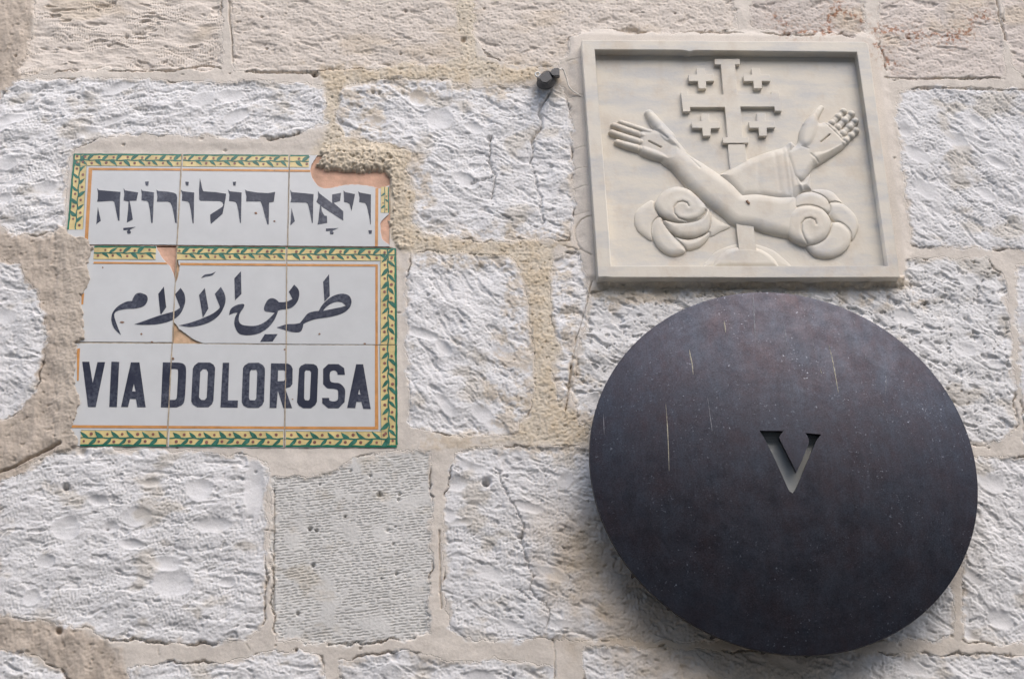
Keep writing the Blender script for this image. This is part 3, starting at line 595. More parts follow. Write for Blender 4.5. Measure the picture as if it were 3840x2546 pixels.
# ------------------------------------------------------------------ the tile sign
HT = 0.0050                                     # face of the glaze above the wall plane
s_c = W(880, 1120, HT)
sign = empty('street_sign', (s_c[0], -HT, s_c[1]), 'white ceramic tile street sign with navy Hebrew, Arabic and Latin lettering and leafy yellow border', 'street sign')
def PX(pts, h=HT): return [W(p[0], p[1], h) for p in pts]
tiles = [
 [(277,577),(681,580),(662,918.5),(248,917)],
 [(684,580),(1084,583),(1077,922),(665,919.5)],
 [(1087,583),(1191,583),(1168,616),(1163,642),(1170,665),(1183,687),(1196,700),(1215,708),(1244,705),(1279,697),(1314,692),(1356,693),(1392,700),(1414,706),(1427,708),(1446,700),(1460,694),(1459,760),(1458,805),(1443,816),(1431,829),(1427,841),(1428,867),(1432,893),(1443,906),(1459,918),(1462,925),(1080,922.5)],
 [(266,922.5),(587,923.5),(597,948),(606,963),(618,979),(636,997),(647,1016),(653,1036),(658,1056),(645,1283.5),(266,1281)],
 [(665,924.5),(1074,929),(1072,1289),(762,1286.5),(743,1280),(714,1266),(695,1249),(672,1234),(660,1217),(649,1205),(657,1062),(669,1035),(674,997),(667,984)],
 [(1077,929),(1485,932),(1488,1292),(1075,1290)],
 [(266,1286.5),(644,1288.5),(624,1675),(266,1671)],
 [(647,1288.5),(1072,1293),(1064,1679),(628,1676)],
 [(1075,1293),(1488,1295),(1491,1662),(1488,1668),(1478,1672),(1285,1678),(1068,1679)]]
clays = [[(277,577),(681,580),(662,919),(248,917)], [(684,580),(1084,583),(1077,922),(665,919)], [(1087,583),(1466,587),(1470,926),(1080,923)],
 [(266,922),(663,924),(645,1284),(266,1281)], [(665,924),(1074,929),(1072,1290),(648,1287)], [(1077,929),(1485,932),(1488,1292),(1075,1290)],
 [(266,1286),(644,1288),(624,1675),(266,1671)], [(647,1288),(1072,1293),(1064,1679),(628,1676)], [(1075,1293),(1488,1295),(1490,1662),(1068,1678)]]
def inset(pts, d):
    c = np.mean(pts, 0); return [tuple(np.array(p) + (c - np.array(p)) / np.linalg.norm(c - np.array(p)) * d) for p in pts]
def jag(pts, seed, px=1.3):
    r_ = random.Random(seed); out = []
    for k in range(len(pts)):
        p, q = np.array(pts[k], float), np.array(pts[(k + 1) % len(pts)], float); L_ = np.linalg.norm(q - p)
        n_ = max(1, int(L_ / 7)); amp = px if L_ < 90 else 0.5
        for j in range(n_): out.append(tuple(p + (q - p) * j / n_ + np.array((r_.uniform(-amp, amp), r_.uniform(-amp, amp)))))
    return out
for i, (a, b_) in enumerate(zip(tiles, clays)):
    a = jag(a, i)
    tl = shape('ceramic_tile', [PX(a)], HT - 0.0018, HT, G_WHITE, sign, 0.0004, 'broken tile with bare clay showing' if i in (2, 3, 4) else None)
    cl = shape('clay_body', [PX(inset(b_, 2))], HT - 0.012, HT - 0.0020, M_CLAYD if i == 4 else M_CLAY, tl)
    cl.location = (0, 0, 0)
# grout between the tiles, smeared a little over the glaze
gro = []
def strip_poly(p, q, wpx, n=26, seed=0):
    r_ = random.Random(seed); p, q = np.array(p, float), np.array(q, float); d = (q - p) / np.linalg.norm(q - p); nn = np.array((-d[1], d[0]))
    L_, R_ = [], []
    for k in range(n + 1):
        c_ = p + (q - p) * k / n; L_.append(c_ + nn * wpx * r_.uniform(0.25, 0.75)); R_.append(c_ - nn * wpx * r_.uniform(0.25, 0.75))
    return [tuple(x) for x in L_ + R_[::-1]]
for k, (p, q, wd) in enumerate([((682.5,580),(663.5,919),3.4), ((1085.5,583),(1078.5,922),2.6), ((664,924),(646.5,1286),3.4), ((1075.5,929),(1073.5,1290),3.0), ((645.5,1288),(626,1677),3.4), ((1073.5,1292),(1066,1680),2.8)]):
    shape('grout_line', [PX(strip_poly(p, q, wd, 26, k))], HT - 0.002, HT + 0.0007, M_GROUT, sign)
for k, (p, q, wd) in enumerate([((250,919),(664,921.5),2.2), ((664,921.5),(1466,928),2.2), ((280,1284),(645,1286.5),2.6), ((645,1287),(1488,1293.5),2.4)]):
    shape('grout_line', [PX(strip_poly(p, q, wd, 40, 20 + k))], HT - 0.006, HT - 0.0006, M_CHIP if k < 2 else M_GROUT, sign)

# borders: yellow band, green edge, grey and orange lines, leaf spray with berries
E1, E2, E3 = 0.00020, 0.00036, 0.00052
class Loops:
    def __init__(s): s.l = []
    def add(s, pts): s.l.append(pts)
def clip_out(pts): return pts
def lens(c, ang, L, wd, bend=0.12):
    pts = []; n = 7
    for k in range(n + 1):
        t = k / n; pts.append((t * L, wd * math.sin(math.pi * min(1, t ** 0.8)) * 0.5 + bend * L * math.sin(math.pi * t)))
    for k in range(n, -1, -1):
        t = k / n; pts.append((t * L, -wd * math.sin(math.pi * min(1, t ** 0.8)) * 0.5 + bend * L * math.sin(math.pi * t)))
    ca, sa = math.cos(ang), math.sin(ang); return [(c[0] + x * ca - y * sa, c[1] + x * sa + y * ca) for x, y in pts]
def vine_strip(o0, o1, i0, i1, period, grow, segs, rng):
    """o0-o1 outer edge, i0-i1 inner edge of the yellow band (pixels); grow +1: along o0->o1"""
    o0, o1, i0, i1 = [np.array(W(*p, HT)) for p in (o0, o1, i0, i1)]
    yel, grn, lea, ber, lin = [], [], [], [], []
    L = np.linalg.norm(o1 - o0); di = (i1 - i0) / np.linalg.norm(i1 - i0)
    i0, i1 = i0 + di * np.dot(o0 - i0, di), i0 + di * np.dot(o1 - i0, di)                     # inner edge run out square to the corners
    def P(s, t): return tuple((o0 + (o1 - o0) * s) * (1 - t) + (i0 + (i1 - i0) * s) * t)   # t 0 outer .. 1 inner
    T = np.linalg.norm((i0 + i1) / 2 - (o0 + o1) / 2)
    dx = (o1 - o0) / L; dn = ((i0 + i1) / 2 - (o0 + o1) / 2) / T
    for (a, b_) in segs:
        yel.append([P(a, 0.10), P(b_, 0.10), P(b_, 1), P(a, 1)])
        n = max(2, int((b_ - a) * L / 0.006)); top = [(a + (b_ - a) * k / n, rng.uniform(-0.02, 0.01)) for k in range(n + 1)]; bot = [(a + (b_ - a) * k / n, rng.uniform(0.09, 0.15)) for k in range(n + 1)]
        grn.append([P(*q) for q in top] + [P(*q) for q in bot[::-1]])
        lin.append([P(a, 1.0), P(b_, 1.0), P(b_, 1.025), P(a, 1.025)])
        n = max(2, int((b_ - a) * L / 0.004)); up, dn_ = [], []
        for k in range(n + 1):
            s = a + (b_ - a) * k / n; wv = 0.53 + 0.03 * math.sin(s * L / period * 2 * math.pi); up.append(P(s, wv - 0.038 * rng.uniform(0.8, 1.5))); dn_.append(P(s, wv + 0.038 * rng.uniform(0.8, 1.5)))
        lea.append(up + dn_[::-1])
        k0, k1 = int(math.ceil(a * L / period)), int(math.floor(b_ * L / period))
        for k in range(k0 - 1, k1 + 1):
            for side in (-1, 1):
                s = (k + (0.0 if side < 0 else 0.5)) * period / L + rng.uniform(-0.0006, 0.0006) / L
                tip = s + grow * 0.42 * period / L
                if a + 0.0008 / L < min(s, tip) and max(s, tip) < b_ - 0.0008 / L:
                    dirv = dx * grow * 0.72 + dn * side * 0.62
                    a_ = math.atan2(dirv[1], dirv[0]) + rng.uniform(-0.1, 0.1)
                    lea.append(lens(P(s, 0.53), a_, T * 0.70 * rng.uniform(0.85, 1.1), T * 0.23 * rng.uniform(0.8, 1.2), rng.uniform(0.02, 0.12)))
                sb = s + grow * 0.80 * period / L
                if a + 0.002 / L < sb < b_ - 0.002 / L:
                    cb = P(sb, 0.53 + side * rng.uniform(0.20, 0.26)); rb_ = T * rng.uniform(0.075, 0.105)
                    ber.append([(cb[0] + rb_ * math.cos(q * 0.785), cb[1] + rb_ * math.sin(q * 0.785)) for q in range(8)])
    return yel, grn, lea, ber, lin
rg = random.Random(5)
per = 0.0202
strips = [
 ((277,577),(1163,582.5),(277,622),(1163,628),per, 1, [(0.0,0.455),(0.463,0.908),(0.916,0.995)]),              # Hebrew tiles, top
 ((277,578),(251,880),(324,623),(309,890),per,-1, [(0.0,0.94)]),                                           # left
 ((1459,700),(1459,806),(1429,708),(1428,820),per, 1, [(0.02,0.93)]),                                         # right, what is left of it
 ((354,922.8),(1485,932),(356,972),(1430,978.5),per, 1, [(0.0,0.205),(0.276,0.634),(0.641,1.0)]),               # lower sign, top
 ((1485,932),(1488,1292),(1427,979),(1428,1292),per, 1, [(0.0,1.0)]),
 ((1488,1295),(1491,1668),(1425,1295),(1430,1618),per, 1, [(0.0,1.0)]),                                       # right
 ((300,1672.5),(1488,1677),(303,1614),(1427,1619),per,-1, [(0.0,0.272),(0.281,0.641),(0.649,1.0)]),           # bottom
]
for si, st in enumerate(strips):
    lift = 0.00003 * si
    yel, grn, lea, ber, lin = vine_strip(*st[:4], st[4], st[5], st[6], rg)
    bd = shape('border_band', yel, HT - 0.0001, HT + E1 + lift, G_YEL, sign)
    for nm, lp, e0, e1, mt in (('border_edge', grn, E1 * 0.5, E2, G_GRN), ('border_line', lin, E1 * 0.5, E2, G_LINE), ('leaf_spray', lea, E1 * 0.8, E3, G_LEAF)):
        o = (brushed if nm == 'leaf_spray' else shape)(nm, lp, HT + e0 + lift, HT + e1 + lift, mt, bd)
    if ber:                                     # the berries are painted into the same spray
        q = brushed('berries', ber, HT + E1 * 0.9 + lift, HT + E3 + 0.00016 + lift, G_BER, bd)
        o.data.materials.append(G_BER); bm = bmesh.new(); bm.from_mesh(o.data); n0 = len(bm.faces); bm.from_mesh(q.data); bm.faces.ensure_lookup_table()
        for f in bm.faces[n0:]: f.material_index = 1
        bm.to_mesh(o.data); bm.free(); bpy.data.objects.remove(q)
# filled corner of the Hebrew border and of the lower border
def line(name, segs, mat):
    for s in segs: shape(name, [PX(s)], HT + 0.00005, HT + E2, mat, sign)
line('border_line', [[(333,630),(681,633),(681,641),(347,639)], [(684,633),(1084,637),(1084,645),(684,641)], [(1087,637),(1163,638),(1164,646),(1087,645)],
                     [(333,630),(346,638),(330,901),(318,893)]], G_ORG)
line('border_line', [[(1408,707),(1419,708),(1417,924),(1406,924)]], G_ORG)
line('border_line', [[(352,982),(622,985),(629,991.5),(350,989.5)], [(676,986.5),(1073,990),(1073,998),(675,995)], [(1077,990),(1417,992),(1417,1292),(1407.5,1292),(1407.5,1000),(1077,998)]], G_ORG)
line('border_line', [[(1406,1295),(1417,1295),(1419,1610),(1068,1609),(1068,1599),(1406,1600)], [(631,1596.5),(1066,1599),(1066,1608.5),(631,1606)], [(268,1594),(627,1596),(627,1606),(268,1604)], [(306,1100),(316,1100),(312,1142),(305,1142)], [(288,1308),(300,1306),(295,1428),(289,1428)]], G_ORG)
# small chips in the glaze
chips = [(960,800,6,4),(1029,830,5,3),(458,1209,8,4),(530,1253,4,4),(385,1004,3,3),(649,1345,5,6),(1097,1497,3,2),(1198,1253,4,4),(1067,1311,4,3),(1368,1289,6,3),(570,1283,5,3),(1029,640,3,2)]
lp = []
for (cx_, cy_, ra, rb) in chips:
    lp.append([W(cx_ + ra * rg.uniform(0.7, 1.2) * math.cos(k * 0.785), cy_ + rb * rg.uniform(0.7, 1.2) * math.sin(k * 0.785), HT) for k in range(8)])
for q in lp: shape('glaze_chip', [q], HT, HT + 0.0004, M_CHIP, sign)

# lettering, outlines traced from the photograph
K = 760 / 2365
c1, c2, c3, c4, c5, c6 = (crop(ox, oy, K) for ox, oy in ((200,520),(900,520),(200,900),(900,900),(200,1260),(900,1260)))
def letters(name, items, label=None):
    loops = []
    for cr, pts, curved in items:
        q = crom(pts) if curved else pts
        loops.append([cr(p, HT) for p in q])
    return loops
heb = [(c1,[(512,580),(530,603),(785,625),(778,700),(772,960),(755,960),(735,860),(712,742),(690,728),(510,738),(520,700),(522,640)],0), (c1,[(520,800),(555,960),(502,1000),(510,900)],0),
 (c1,[(820,580),(836,607),(990,630),(970,725),(890,728),(905,800),(928,945),(858,982),(870,850),(878,735),(820,725),(828,650)],0), (c1,[(815,1045),(960,1032),(905,1058),(893,1070),(905,1090),(900,1110),(865,1112),(858,1090),(870,1066),(818,1072)],0),
 (c1,[(1023,590),(1042,612),(1175,630),(1172,720),(1160,985),(1142,985),(1125,830),(1108,745),(1090,728),(1028,722),(1032,650)],0), (c1,[(1070,505),(1115,503),(1108,550),(1080,550)],0),
 (c1,[(1203,598),(1222,613),(1340,622),(1405,634),(1436,652),(1446,690),(1440,985),(1422,985),(1405,880),(1385,790),(1368,752),(1335,736),(1208,738),(1215,680)],0),
 (c1,[(1488,600),(1510,617),(1645,632),(1642,720),(1638,990),(1625,990),(1605,840),(1585,750),(1565,735),(1500,725),(1505,660)],0), (c1,[(1540,505),(1582,508),(1575,552),(1548,550)],0),
 (c1,[(1710,462),(1725,520),(1735,580),(1752,618),(1900,628),(2015,645),(2012,690),(1995,780),(1975,880),(1838,998),(1832,950),(1830,890),(1970,800),(1984,775),(1972,745),(1940,730),(1800,728),(1720,728),(1702,712),(1700,600)],0),
 (c1,[(2038,598),(2060,617),(2198,632),(2195,720),(2190,985),(2178,985),(2160,850),(2140,760),(2120,738),(2050,730),(2055,660)],0), (c1,[(2095,508),(2132,505),(2125,550),(2100,550)],0),
 (c2,[(58,598),(80,612),(200,632),(330,638),(410,625),(395,738),(340,748),(335,1003),(318,1003),(290,900),(262,790),(240,735),(72,735),(75,680)],0),
 (c2,[(587,600),(604,627),(860,650),(855,740),(850,985),(838,985),(820,880),(792,765),(770,748),(590,745),(600,700)],0), (c2,[(602,810),(640,965),(588,1015),(595,900)],0),
 (c2,[(910,610),(928,642),(1075,755),(1075,655),(1180,635),(1168,730),(1092,752),(1205,850),(1205,960),(948,790),(955,850),(985,900),(1015,905),(1018,985),(905,1005),(915,950),(925,850),(935,775),(892,740),(910,690)],0),
 (c2,[(1002,1052),(1150,1045),(1085,1075),(1080,1088),(1095,1095),(1088,1120),(1052,1118),(1048,1092),(1058,1075),(1005,1082)],0),
 (c2,[(1208,608),(1227,627),(1342,650),(1325,740),(1300,850),(1290,810),(1278,765),(1250,748),(1215,742)],0), (c2,[(1378,615),(1397,632),(1528,655),(1527,1003),(1520,1003),(1505,900),(1480,790),(1460,755),(1390,742),(1395,690)],0), (c2,[(1498,1072),(1540,1072),(1535,1112),(1505,1112)],0)]
ara = [(c3,[(1005,618),(960,635),(930,680),(920,712,1),(850,722),(760,770),(700,835),(678,900),(682,960),(715,1040),(790,1108,1),(750,1010),(715,905),(718,852),(760,824),(850,806),(960,800),(1040,780),(1085,740),(1102,690),(1090,650),(1050,628)],1),
 (c3,[(1290,545,1),(1318,785,1),(1258,870,1),(1248,860,1),(1225,630,1)],1),
 (c3,[(1485,560,1),(1525,620),(1540,690),(1530,760),(1490,850),(1430,910),(1340,955),(1200,985),(1050,991),(945,985,1),(1060,945),(1200,895),(1330,855),(1420,830),(1480,790,1),(1420,635,1)],1),
 (c3,[(1768,560,1),(1810,800,1),(1745,905,1),(1700,645,1)],1),
 (c3,[(1955,548,1),(1995,620),(2010,690),(1995,770),(1940,870),(1850,945),(1740,990),(1600,1015),(1465,998,1),(1600,965),(1740,915),(1850,865),(1920,815),(1945,785,1),(1885,630,1)],1),
 (c3,[(1725,445,1),(1770,405),(1840,395),(1895,372,1),(1850,415),(1790,425)],1), (c3,[(2190,365,1),(2195,630,1),(2120,705,1),(2112,450,1)],1),
 (c4,[(-128,878,1),(-110,810),(-50,765),(20,747),(50,755),(42,790),(8,840),(-12,890),(-12,950),(22,988),(100,1003),(200,998),(290,958),(360,898),(405,850,1),(340,840),(295,832),(280,805),(290,760),(320,705),(370,680),(420,695),(455,728,1),(540,722),(612,690,1),(570,605,1),(632,522,1),(680,575),(692,640),(670,720),(610,785),(550,805),(480,815),(445,826,1),(430,870),(390,950),(320,1030),(220,1090),(100,1112),(0,1098),(-42,1050),(-65,985),(-60,915),(-30,848,1),(-75,855)],1),
 (c4,[(235,1188,1),(290,1100,1),(440,1098,1),(380,1185,1)],1), (c4,[(1040,400,1),(1048,655,1),(985,720,1),(970,490,1)],1),
 (c4,[(920,828,1),(960,760),(1030,690),(1110,645),(1200,628),(1270,650),(1300,705),(1290,770),(1240,830),(1160,870),(1040,900),(880,925),(790,955),(740,980,1),(730,1030),(710,1065),(670,1078),(600,1072),(520,1050),(430,1022,1),(540,985),(640,980),(700,970,1),(740,920),(790,860),(860,835)],1),
 (c4,[(970,828,1),(1000,790),(1060,745),(1130,722),(1190,730),(1235,768,1),(1180,785),(1080,805)],1)]
lat = [(c5,[(338,300),(420,300),(460,548),(515,305),(605,305),(495,828),(405,828)],0), (c5,[(678,300),(770,303),(742,828),(652,828)],0),
 (c5,[(905,308),(1005,308),(1078,830),(980,830),(965,735),(895,732),(872,828),(790,828)],0), (c5,[(940,555),(920,645),(960,648)],0),
 (c5,[(1278,308,1),(1470,312),(1530,335),(1549,390),(1545,560),(1532,740),(1505,800),(1440,832,1),(1255,832,1)],1), (c5,[(1378,385,1),(1430,386),(1455,408),(1450,560),(1440,715),(1420,745,1),(1358,745,1)],1),
 (c5,[(1690,310),(1830,310),(1870,335),(1888,370),(1885,450),(1868,755),(1852,795),(1810,830),(1680,830),(1630,800),(1610,765),(1612,700),(1628,380),(1645,345)],0), (c5,[(1745,385),(1785,387),(1805,420),(1790,720),(1765,747),(1725,745),(1700,715),(1715,420)],0),
 (c5,[(1978,312),(2052,312),(2038,750),(2155,752),(2150,835),(1950,832)],0),
 (c6,[(100,315),(220,312),(268,340),(290,375),(292,420),(280,765),(260,805),(215,838),(90,838),(40,810),(20,770),(22,700),(35,375),(52,345)],0), (c6,[(130,395),(190,395),(202,430),(190,725),(175,750),(115,748),(105,725),(115,420)],0),
 (c6,[(362,318),(560,322),(598,345),(615,385),(612,560),(585,595),(540,608),(528,612),(608,840),(505,840),(442,640),(425,840),(345,838)],0), (c6,[(445,398),(510,398),(525,410),(525,510),(510,525),(440,528)],0),
 (c6,[(760,325),(860,328),(895,348),(912,388),(910,450),(898,765),(878,805),(830,842),(740,842),(690,815),(665,772),(668,720),(690,380),(708,350)],0), (c6,[(770,400),(815,402),(830,425),(815,730),(800,752),(760,748),(748,725),(755,420)],0),
 (c6,[(1225,452,1),(1140,452,1),(1130,418),(1100,402),(1070,408),(1050,432),(1050,510),(1065,535),(1100,545),(1160,552),(1210,595),(1228,650),(1220,770,1),(1150,842,1),(1030,842,1),(960,785,1),(958,722,1),(1040,722,1),(1045,750),(1080,762),(1120,758),(1142,735),(1145,650),(1130,625),(1090,615),(1020,608),(970,560,1),(970,385,1),(1030,328,1),(1150,328,1),(1215,375,1)],1),
 (c6,[(1355,330),(1438,330),(1525,850),(1438,848),(1415,768),(1358,768),(1345,840),(1250,838)],0), (c6,[(1392,620),(1378,680),(1405,684)],0)]
for nm, it in (('hebrew_lettering', heb), ('arabic_lettering', ara), ('latin_lettering', lat)):
    shape(nm, letters(nm, it), HT - 0.0002, HT + 0.00034, G_NAVY, sign)

# ------------------------------------------------------------------ the marble plaque
HF, HS = 0.024, 0.0092                          # frame front, sunk ground of the relief
p_c = W(2790, 600, 0)
plaq = empty('marble_plaque', (p_c[0], -0.01, p_c[1]), 'cream marble relief plaque with a crusader cross over two crossed arms and clouds', 'plaque')
def ring(pts, h, rad=None): return [W(*p, h) for p in pts]
fo = ring([(2181,153),(2186,151),(2700,155),(3238,158),(3250,161),(3256,170),(3316,610),(3375,1036),(3372,1040),(2800,1042),(2700,1041),(2300,1040.5),(2270,1038),(2245,1040),(2242,1036),(2212,600)], HF)
fi = ring([(2231,186),(2560,189),(2578,193),(2590,195),(2600,191),(2615,190),(3213,196),(3331,997),(2293,997)], HF)
shape('frame', [fo, fi], -0.004, HF, MARB, plaq, 0.0011)
sl = ring([(2195,165),(3240,172),(3360,1028),(2256,1028)], HF)
shape('ground_slab', [sl], -0.006, HS, MARB, plaq)
PA, PB, PC, PD = crop(2100, 120, 0.3189), crop(2750, 120, 0.3189), crop(2200, 600, 0.3188), crop(2750, 600, 0.3189)
HC = HS + 0.0062
crx = [(1820,320),(2115,320),(2115,385),(2060,385),(2086,735),(2490,735),(2487,695),(2572,695),(2608,930),(2528,930),(2520,880),(2123,880),(2150,1240),(2215,1240),(2218,1305),(1918,1308),(1912,1240),(1975,1240),(1938,885),(1530,885),(1532,935),(1445,938),(1425,700),(1502,700),(1505,740),(1925,740),(1890,385),(1820,385)]
shape('large_cross', [[PA(p, HC) for p in crx]], HS - 0.003, HC, MARB, plaq, 0.0004)
small = [(PA,[(1610,430),(1700,430),(1712,500),(1805,500),(1815,578),(1718,580),(1722,665),(1630,668),(1622,580),(1515,580),(1510,505),(1612,500)]),
 (PB,[(215,430),(310,430),(318,500),(425,505),(435,578),(335,580),(338,665),(240,665),(235,580),(125,580),(118,505),(225,505)]),
 (PA,[(1665,965),(1750,965),(1755,1050),(1870,1055),(1880,1130),(1775,1135),(1772,1222),(1680,1225),(1672,1130),(1555,1130),(1545,1055),(1668,1050)]),
 (PB,[(280,955),(375,955),(378,1045),(485,1050),(492,1125),(395,1128),(395,1222),(303,1225),(295,1128),(190,1130),(185,1055),(285,1050)])]
for cr, pts in small: shape('small_cross', [[cr(p, HC) for p in pts]], HS - 0.003, HC, MARB, plaq, 0.0004)
shape('cross_post', [[W(*p, HS + 0.005) for p in [(2730,541),(2794,541),(2837,940),(2771,940)]]], HS - 0.003, HS + 0.0048, MARB, plaq, 0.0005)

GR = 0.0006
def relief(name, bbox, fn, label=None, cap=-0.002):
    x0, x1, z0, z1 = bbox
    xs, zs = np.arange(x0, x1, GR), np.arange(z0, z1, GR); X, Z = np.meshgrid(xs, zs); h = fn(X, Z)
    keep = h > -0.0012
    cell = keep[:-1, :-1] | keep[:-1, 1:] | keep[1:, 1:] | keep[1:, :-1]
    v = np.arange(X.size).reshape(X.shape); q = np.stack([v[:-1, :-1], v[:-1, 1:], v[1:, 1:], v[1:, :-1]], -1)[cell]
    u, inv = np.unique(q, return_inverse=True)
    co = np.stack([X.ravel(), -(HS + np.maximum(h, cap)).ravel(), Z.ravel()], -1)[u]
    return link(name, fast_mesh(name, co, inv.reshape(-1, 4)), MARB, plaq, label)
def box_of(polys, pad=0.006):
    a = np.concatenate(polys); return a[:, 0].min() - pad, a[:, 0].max() + pad, a[:, 1].min() - pad, a[:, 1].max() + pad
def inflate(X, Z, poly, Hh, Rr, base=0.0):
    d = sdf(X, Z, poly); t = np.clip(d / Rr, 0, 1)
    return np.where(d > 0, base + Hh * np.sqrt(np.clip(1 - (1 - t) ** 2, 0, 1)), d * 3.0 + np.minimum(base, 0.0) )
def smax(a, b_, k):
    h = np.clip(0.5 + 0.5 * (a - b_) / k, 0, 1); return b_ * (1 - h) + a * h + k * h * (1 - h)
def caps(X, Z, pts, rad, hgt, zc_):
    best = np.full(X.shape, -1.0)
    for i in range(len(pts) - 1):
        (ax, az), (bx, bz) = pts[i], pts[i + 1]; ex, ez = bx - ax, bz - az; L = ex * ex + ez * ez
        t = np.clip(((X - ax) * ex + (Z - az) * ez) / L, 0, 1); d = np.hypot(X - ax - t * ex, Z - az - t * ez)
        r = rad[i] + (rad[i + 1] - rad[i]) * t; hh = hgt[i] + (hgt[i + 1] - hgt[i]) * t; zz = zc_[i] + (zc_[i + 1] - zc_[i]) * t
        q = 1 - (d / r) ** 2; best = np.maximum(best, np.where(q > 0, zz + hh * np.sqrt(np.maximum(q, 0)), zz - (d - r) * 4))
    return best
hh0 = HS + 0.006
def A(cr, pts): return np.array([cr(p, hh0) for p in pts])
FULL = crop(0, 0, 1.0)
U = 0.3189 * 4.1e-4                            # size of one traced pixel on the plaque
# mound at the foot of the cross
mo_i = A(FULL, crom([(2672,1000,1),(2690,965),(2730,933),(2795,919),(2860,933),(2905,965),(2926,1000,1)], 8)); mo_o = A(FULL, crom([(2632,1000,1),(2660,965),(2700,930),(2795,905),(2890,926),(2945,965),(2980,1000,1)], 8))
relief('mound', box_of([mo_i, mo_o]), lambda X, Z: np.maximum(inflate(X, Z, mo_i, 0.0050, 0.008), inflate(X, Z, mo_o, 0.0016, 0.012)))
# arm with open palm
arm = A(FULL, crom([(2990,742),(2916,731),(2839,719),(2786,723,1),(2752,688),(2697,648),(2642,611),(2572,566),(2540,525),(2500,560),(2478,600),(2519,634),(2567,689),(2640,753),(2710,807),(2756,843),(2830,856),(2878,872),(2990,880)], 6))
palm = A(PA, crom([(935,1150),(1050,1130),(1130,1130),(1260,1150),(1390,1270),(1500,1410),(1470,1570),(1190,1515),(950,1430),(915,1330),(920,1230)], 6))
thenar = A(PA, crom([(1120,1150),(1190,1070),(1300,1160),(1400,1290),(1440,1400),(1330,1360),(1200,1270)], 6))
hyp = A(PA, crom([(950,1340),(1030,1340),(1250,1430),(1330,1530),(1180,1510),(960,1430)], 6))
fing = [[(1060,1170),(880,1112),(715,1055)], [(990,1215),(800,1150),(640,1088)], [(960,1290),(770,1230),(618,1172)], [(965,1370),(800,1325),(680,1285)]]
frad = [(38,37,33), (44,43,39), (46,45,40), (46,44,39)]
thumb = [(1270,1230),(1150,1080),(1090,1000),(1055,945)]
def arm_h(X, Z):
    h = inflate(X, Z, arm, 0.0088, 0.017)
    h = smax(h, inflate(X, Z, palm, 0.0066, 0.012), 0.002)
    h = smax(h, inflate(X, Z, thenar, 0.0092, 0.010), 0.0015); h = smax(h, inflate(X, Z, hyp, 0.0080, 0.008), 0.0015)
    th = caps(X, Z, A(PA, thumb), [84 * U, 68 * U, 58 * U, 50 * U], [0.0065, 0.0060, 0.0056, 0.0050], [0.002, 0.0018, 0.0014, 0.0010])
    h = smax(h, th, 0.0012)
    for f, r in zip(fing, frad):
        a = A(PA, f); g = caps(X, Z, a, [q * U for q in r], [0.0050, 0.0054, 0.0050], [0.0018, 0.0016, 0.0012])
        h = np.where(g > 0, np.maximum(h, g), np.maximum(h, g))
    for p, q, wd, dp in (((1045,1288),(1185,1358), 0.0010, 0.0035), ((950,1165),(930,1400), 0.0016, 0.0008), ((1105,1130),(1260,1260), 0.0016, 0.0012), ((1500,1450),(1640,1600), 0.0016, 0.0010)):
        d = pline(X, Z, A(PA, [p, q])); h = h - dp * np.exp(-(d / wd) ** 2)
    d = pline(X, Z, A(FULL, [(2760,700),(2790,722)])); 
    return h
relief('arm', box_of([arm, palm, A(PA, [(560,1000), (1050,860)])]), arm_h, 'bare arm with open hand')
# sleeve and second hand
slv = A(FULL, crom([(2957,531,1),(2935,549),(2878,566),(2800,596),(2742,627),(2700,651,1),(2730,690),(2780,745,1),(2839,742),(2916,750),(2975,752),(3003,722),(3022,712),(3047,708,1),(3043,676),(3040,645,1),(3022,660),(3004,676),(2995,640),(2982,600),(2978,566),(2985,545),(2972,530)], 6))
cuff = A(FULL, [(2966,534),(2972,575),(2984,625),(2998,690),(3012,716)])
def slv_h(X, Z):
    h = inflate(X, Z, slv, 0.0078, 0.014)
    ca = A(FULL, [(2700,650),(2950,530)]); dv = (ca[1] - ca[0]) / np.linalg.norm(ca[1] - ca[0]); s = (X - ca[0][0]) * dv[0] + (Z - ca[0][1]) * dv[1]
    lx = X + 0.10 * (Z - Z.mean())
    for (p, q, wd, dp) in (((2842,600),(2846,715),0.0040,0.0004), ((2905,575),(2925,715),0.0032,0.0005), ((2935,556),(2955,722),0.0032,0.0006), ((2948,540),(2975,735),0.0020,0.0006)):
        d = pline(X, Z, A(FULL, [p, q])); h = h - np.where(h > 0.001, dp * np.exp(-(d / wd) ** 2), 0)
    d = pline(X, Z, cuff); h = np.where(h > -0.0005, h + 0.0016 * np.exp(-(d / 0.0024) ** 2), h)
    return h
relief('sleeve', box_of([slv]), slv_h, 'pleated sleeve with wide cuff')
hp = A(PB, crom([(610,1400),(735,1325),(770,1255),(790,1140),(880,995),(960,980),(1020,1060),(1100,1045),(1215,1110),(1305,1220),(1330,1290),(1305,1358),(1185,1445),(1025,1550),(945,1595),(830,1750),(700,1720),(640,1560)], 6))
tb = A(PB, crom([(768,1270),(800,1130),(880,1000),(960,950),(1005,1040),(1010,1180),(950,1320),(865,1380),(790,1350)], 6))
hy = A(PB, crom([(890,1490),(930,1410),(1080,1380),(1230,1310),(1300,1300),(1290,1350),(1180,1430),(1010,1530),(930,1560)], 6))
f2 = [[(1120,1110),(1165,1065),(1238,988),(1300,925)], [(1185,1160),(1228,1115),(1312,1032),(1392,955)], [(1245,1235),(1290,1185),(1370,1108),(1438,1040)], [(1290,1300),(1325,1265),(1388,1210),(1448,1152)]]
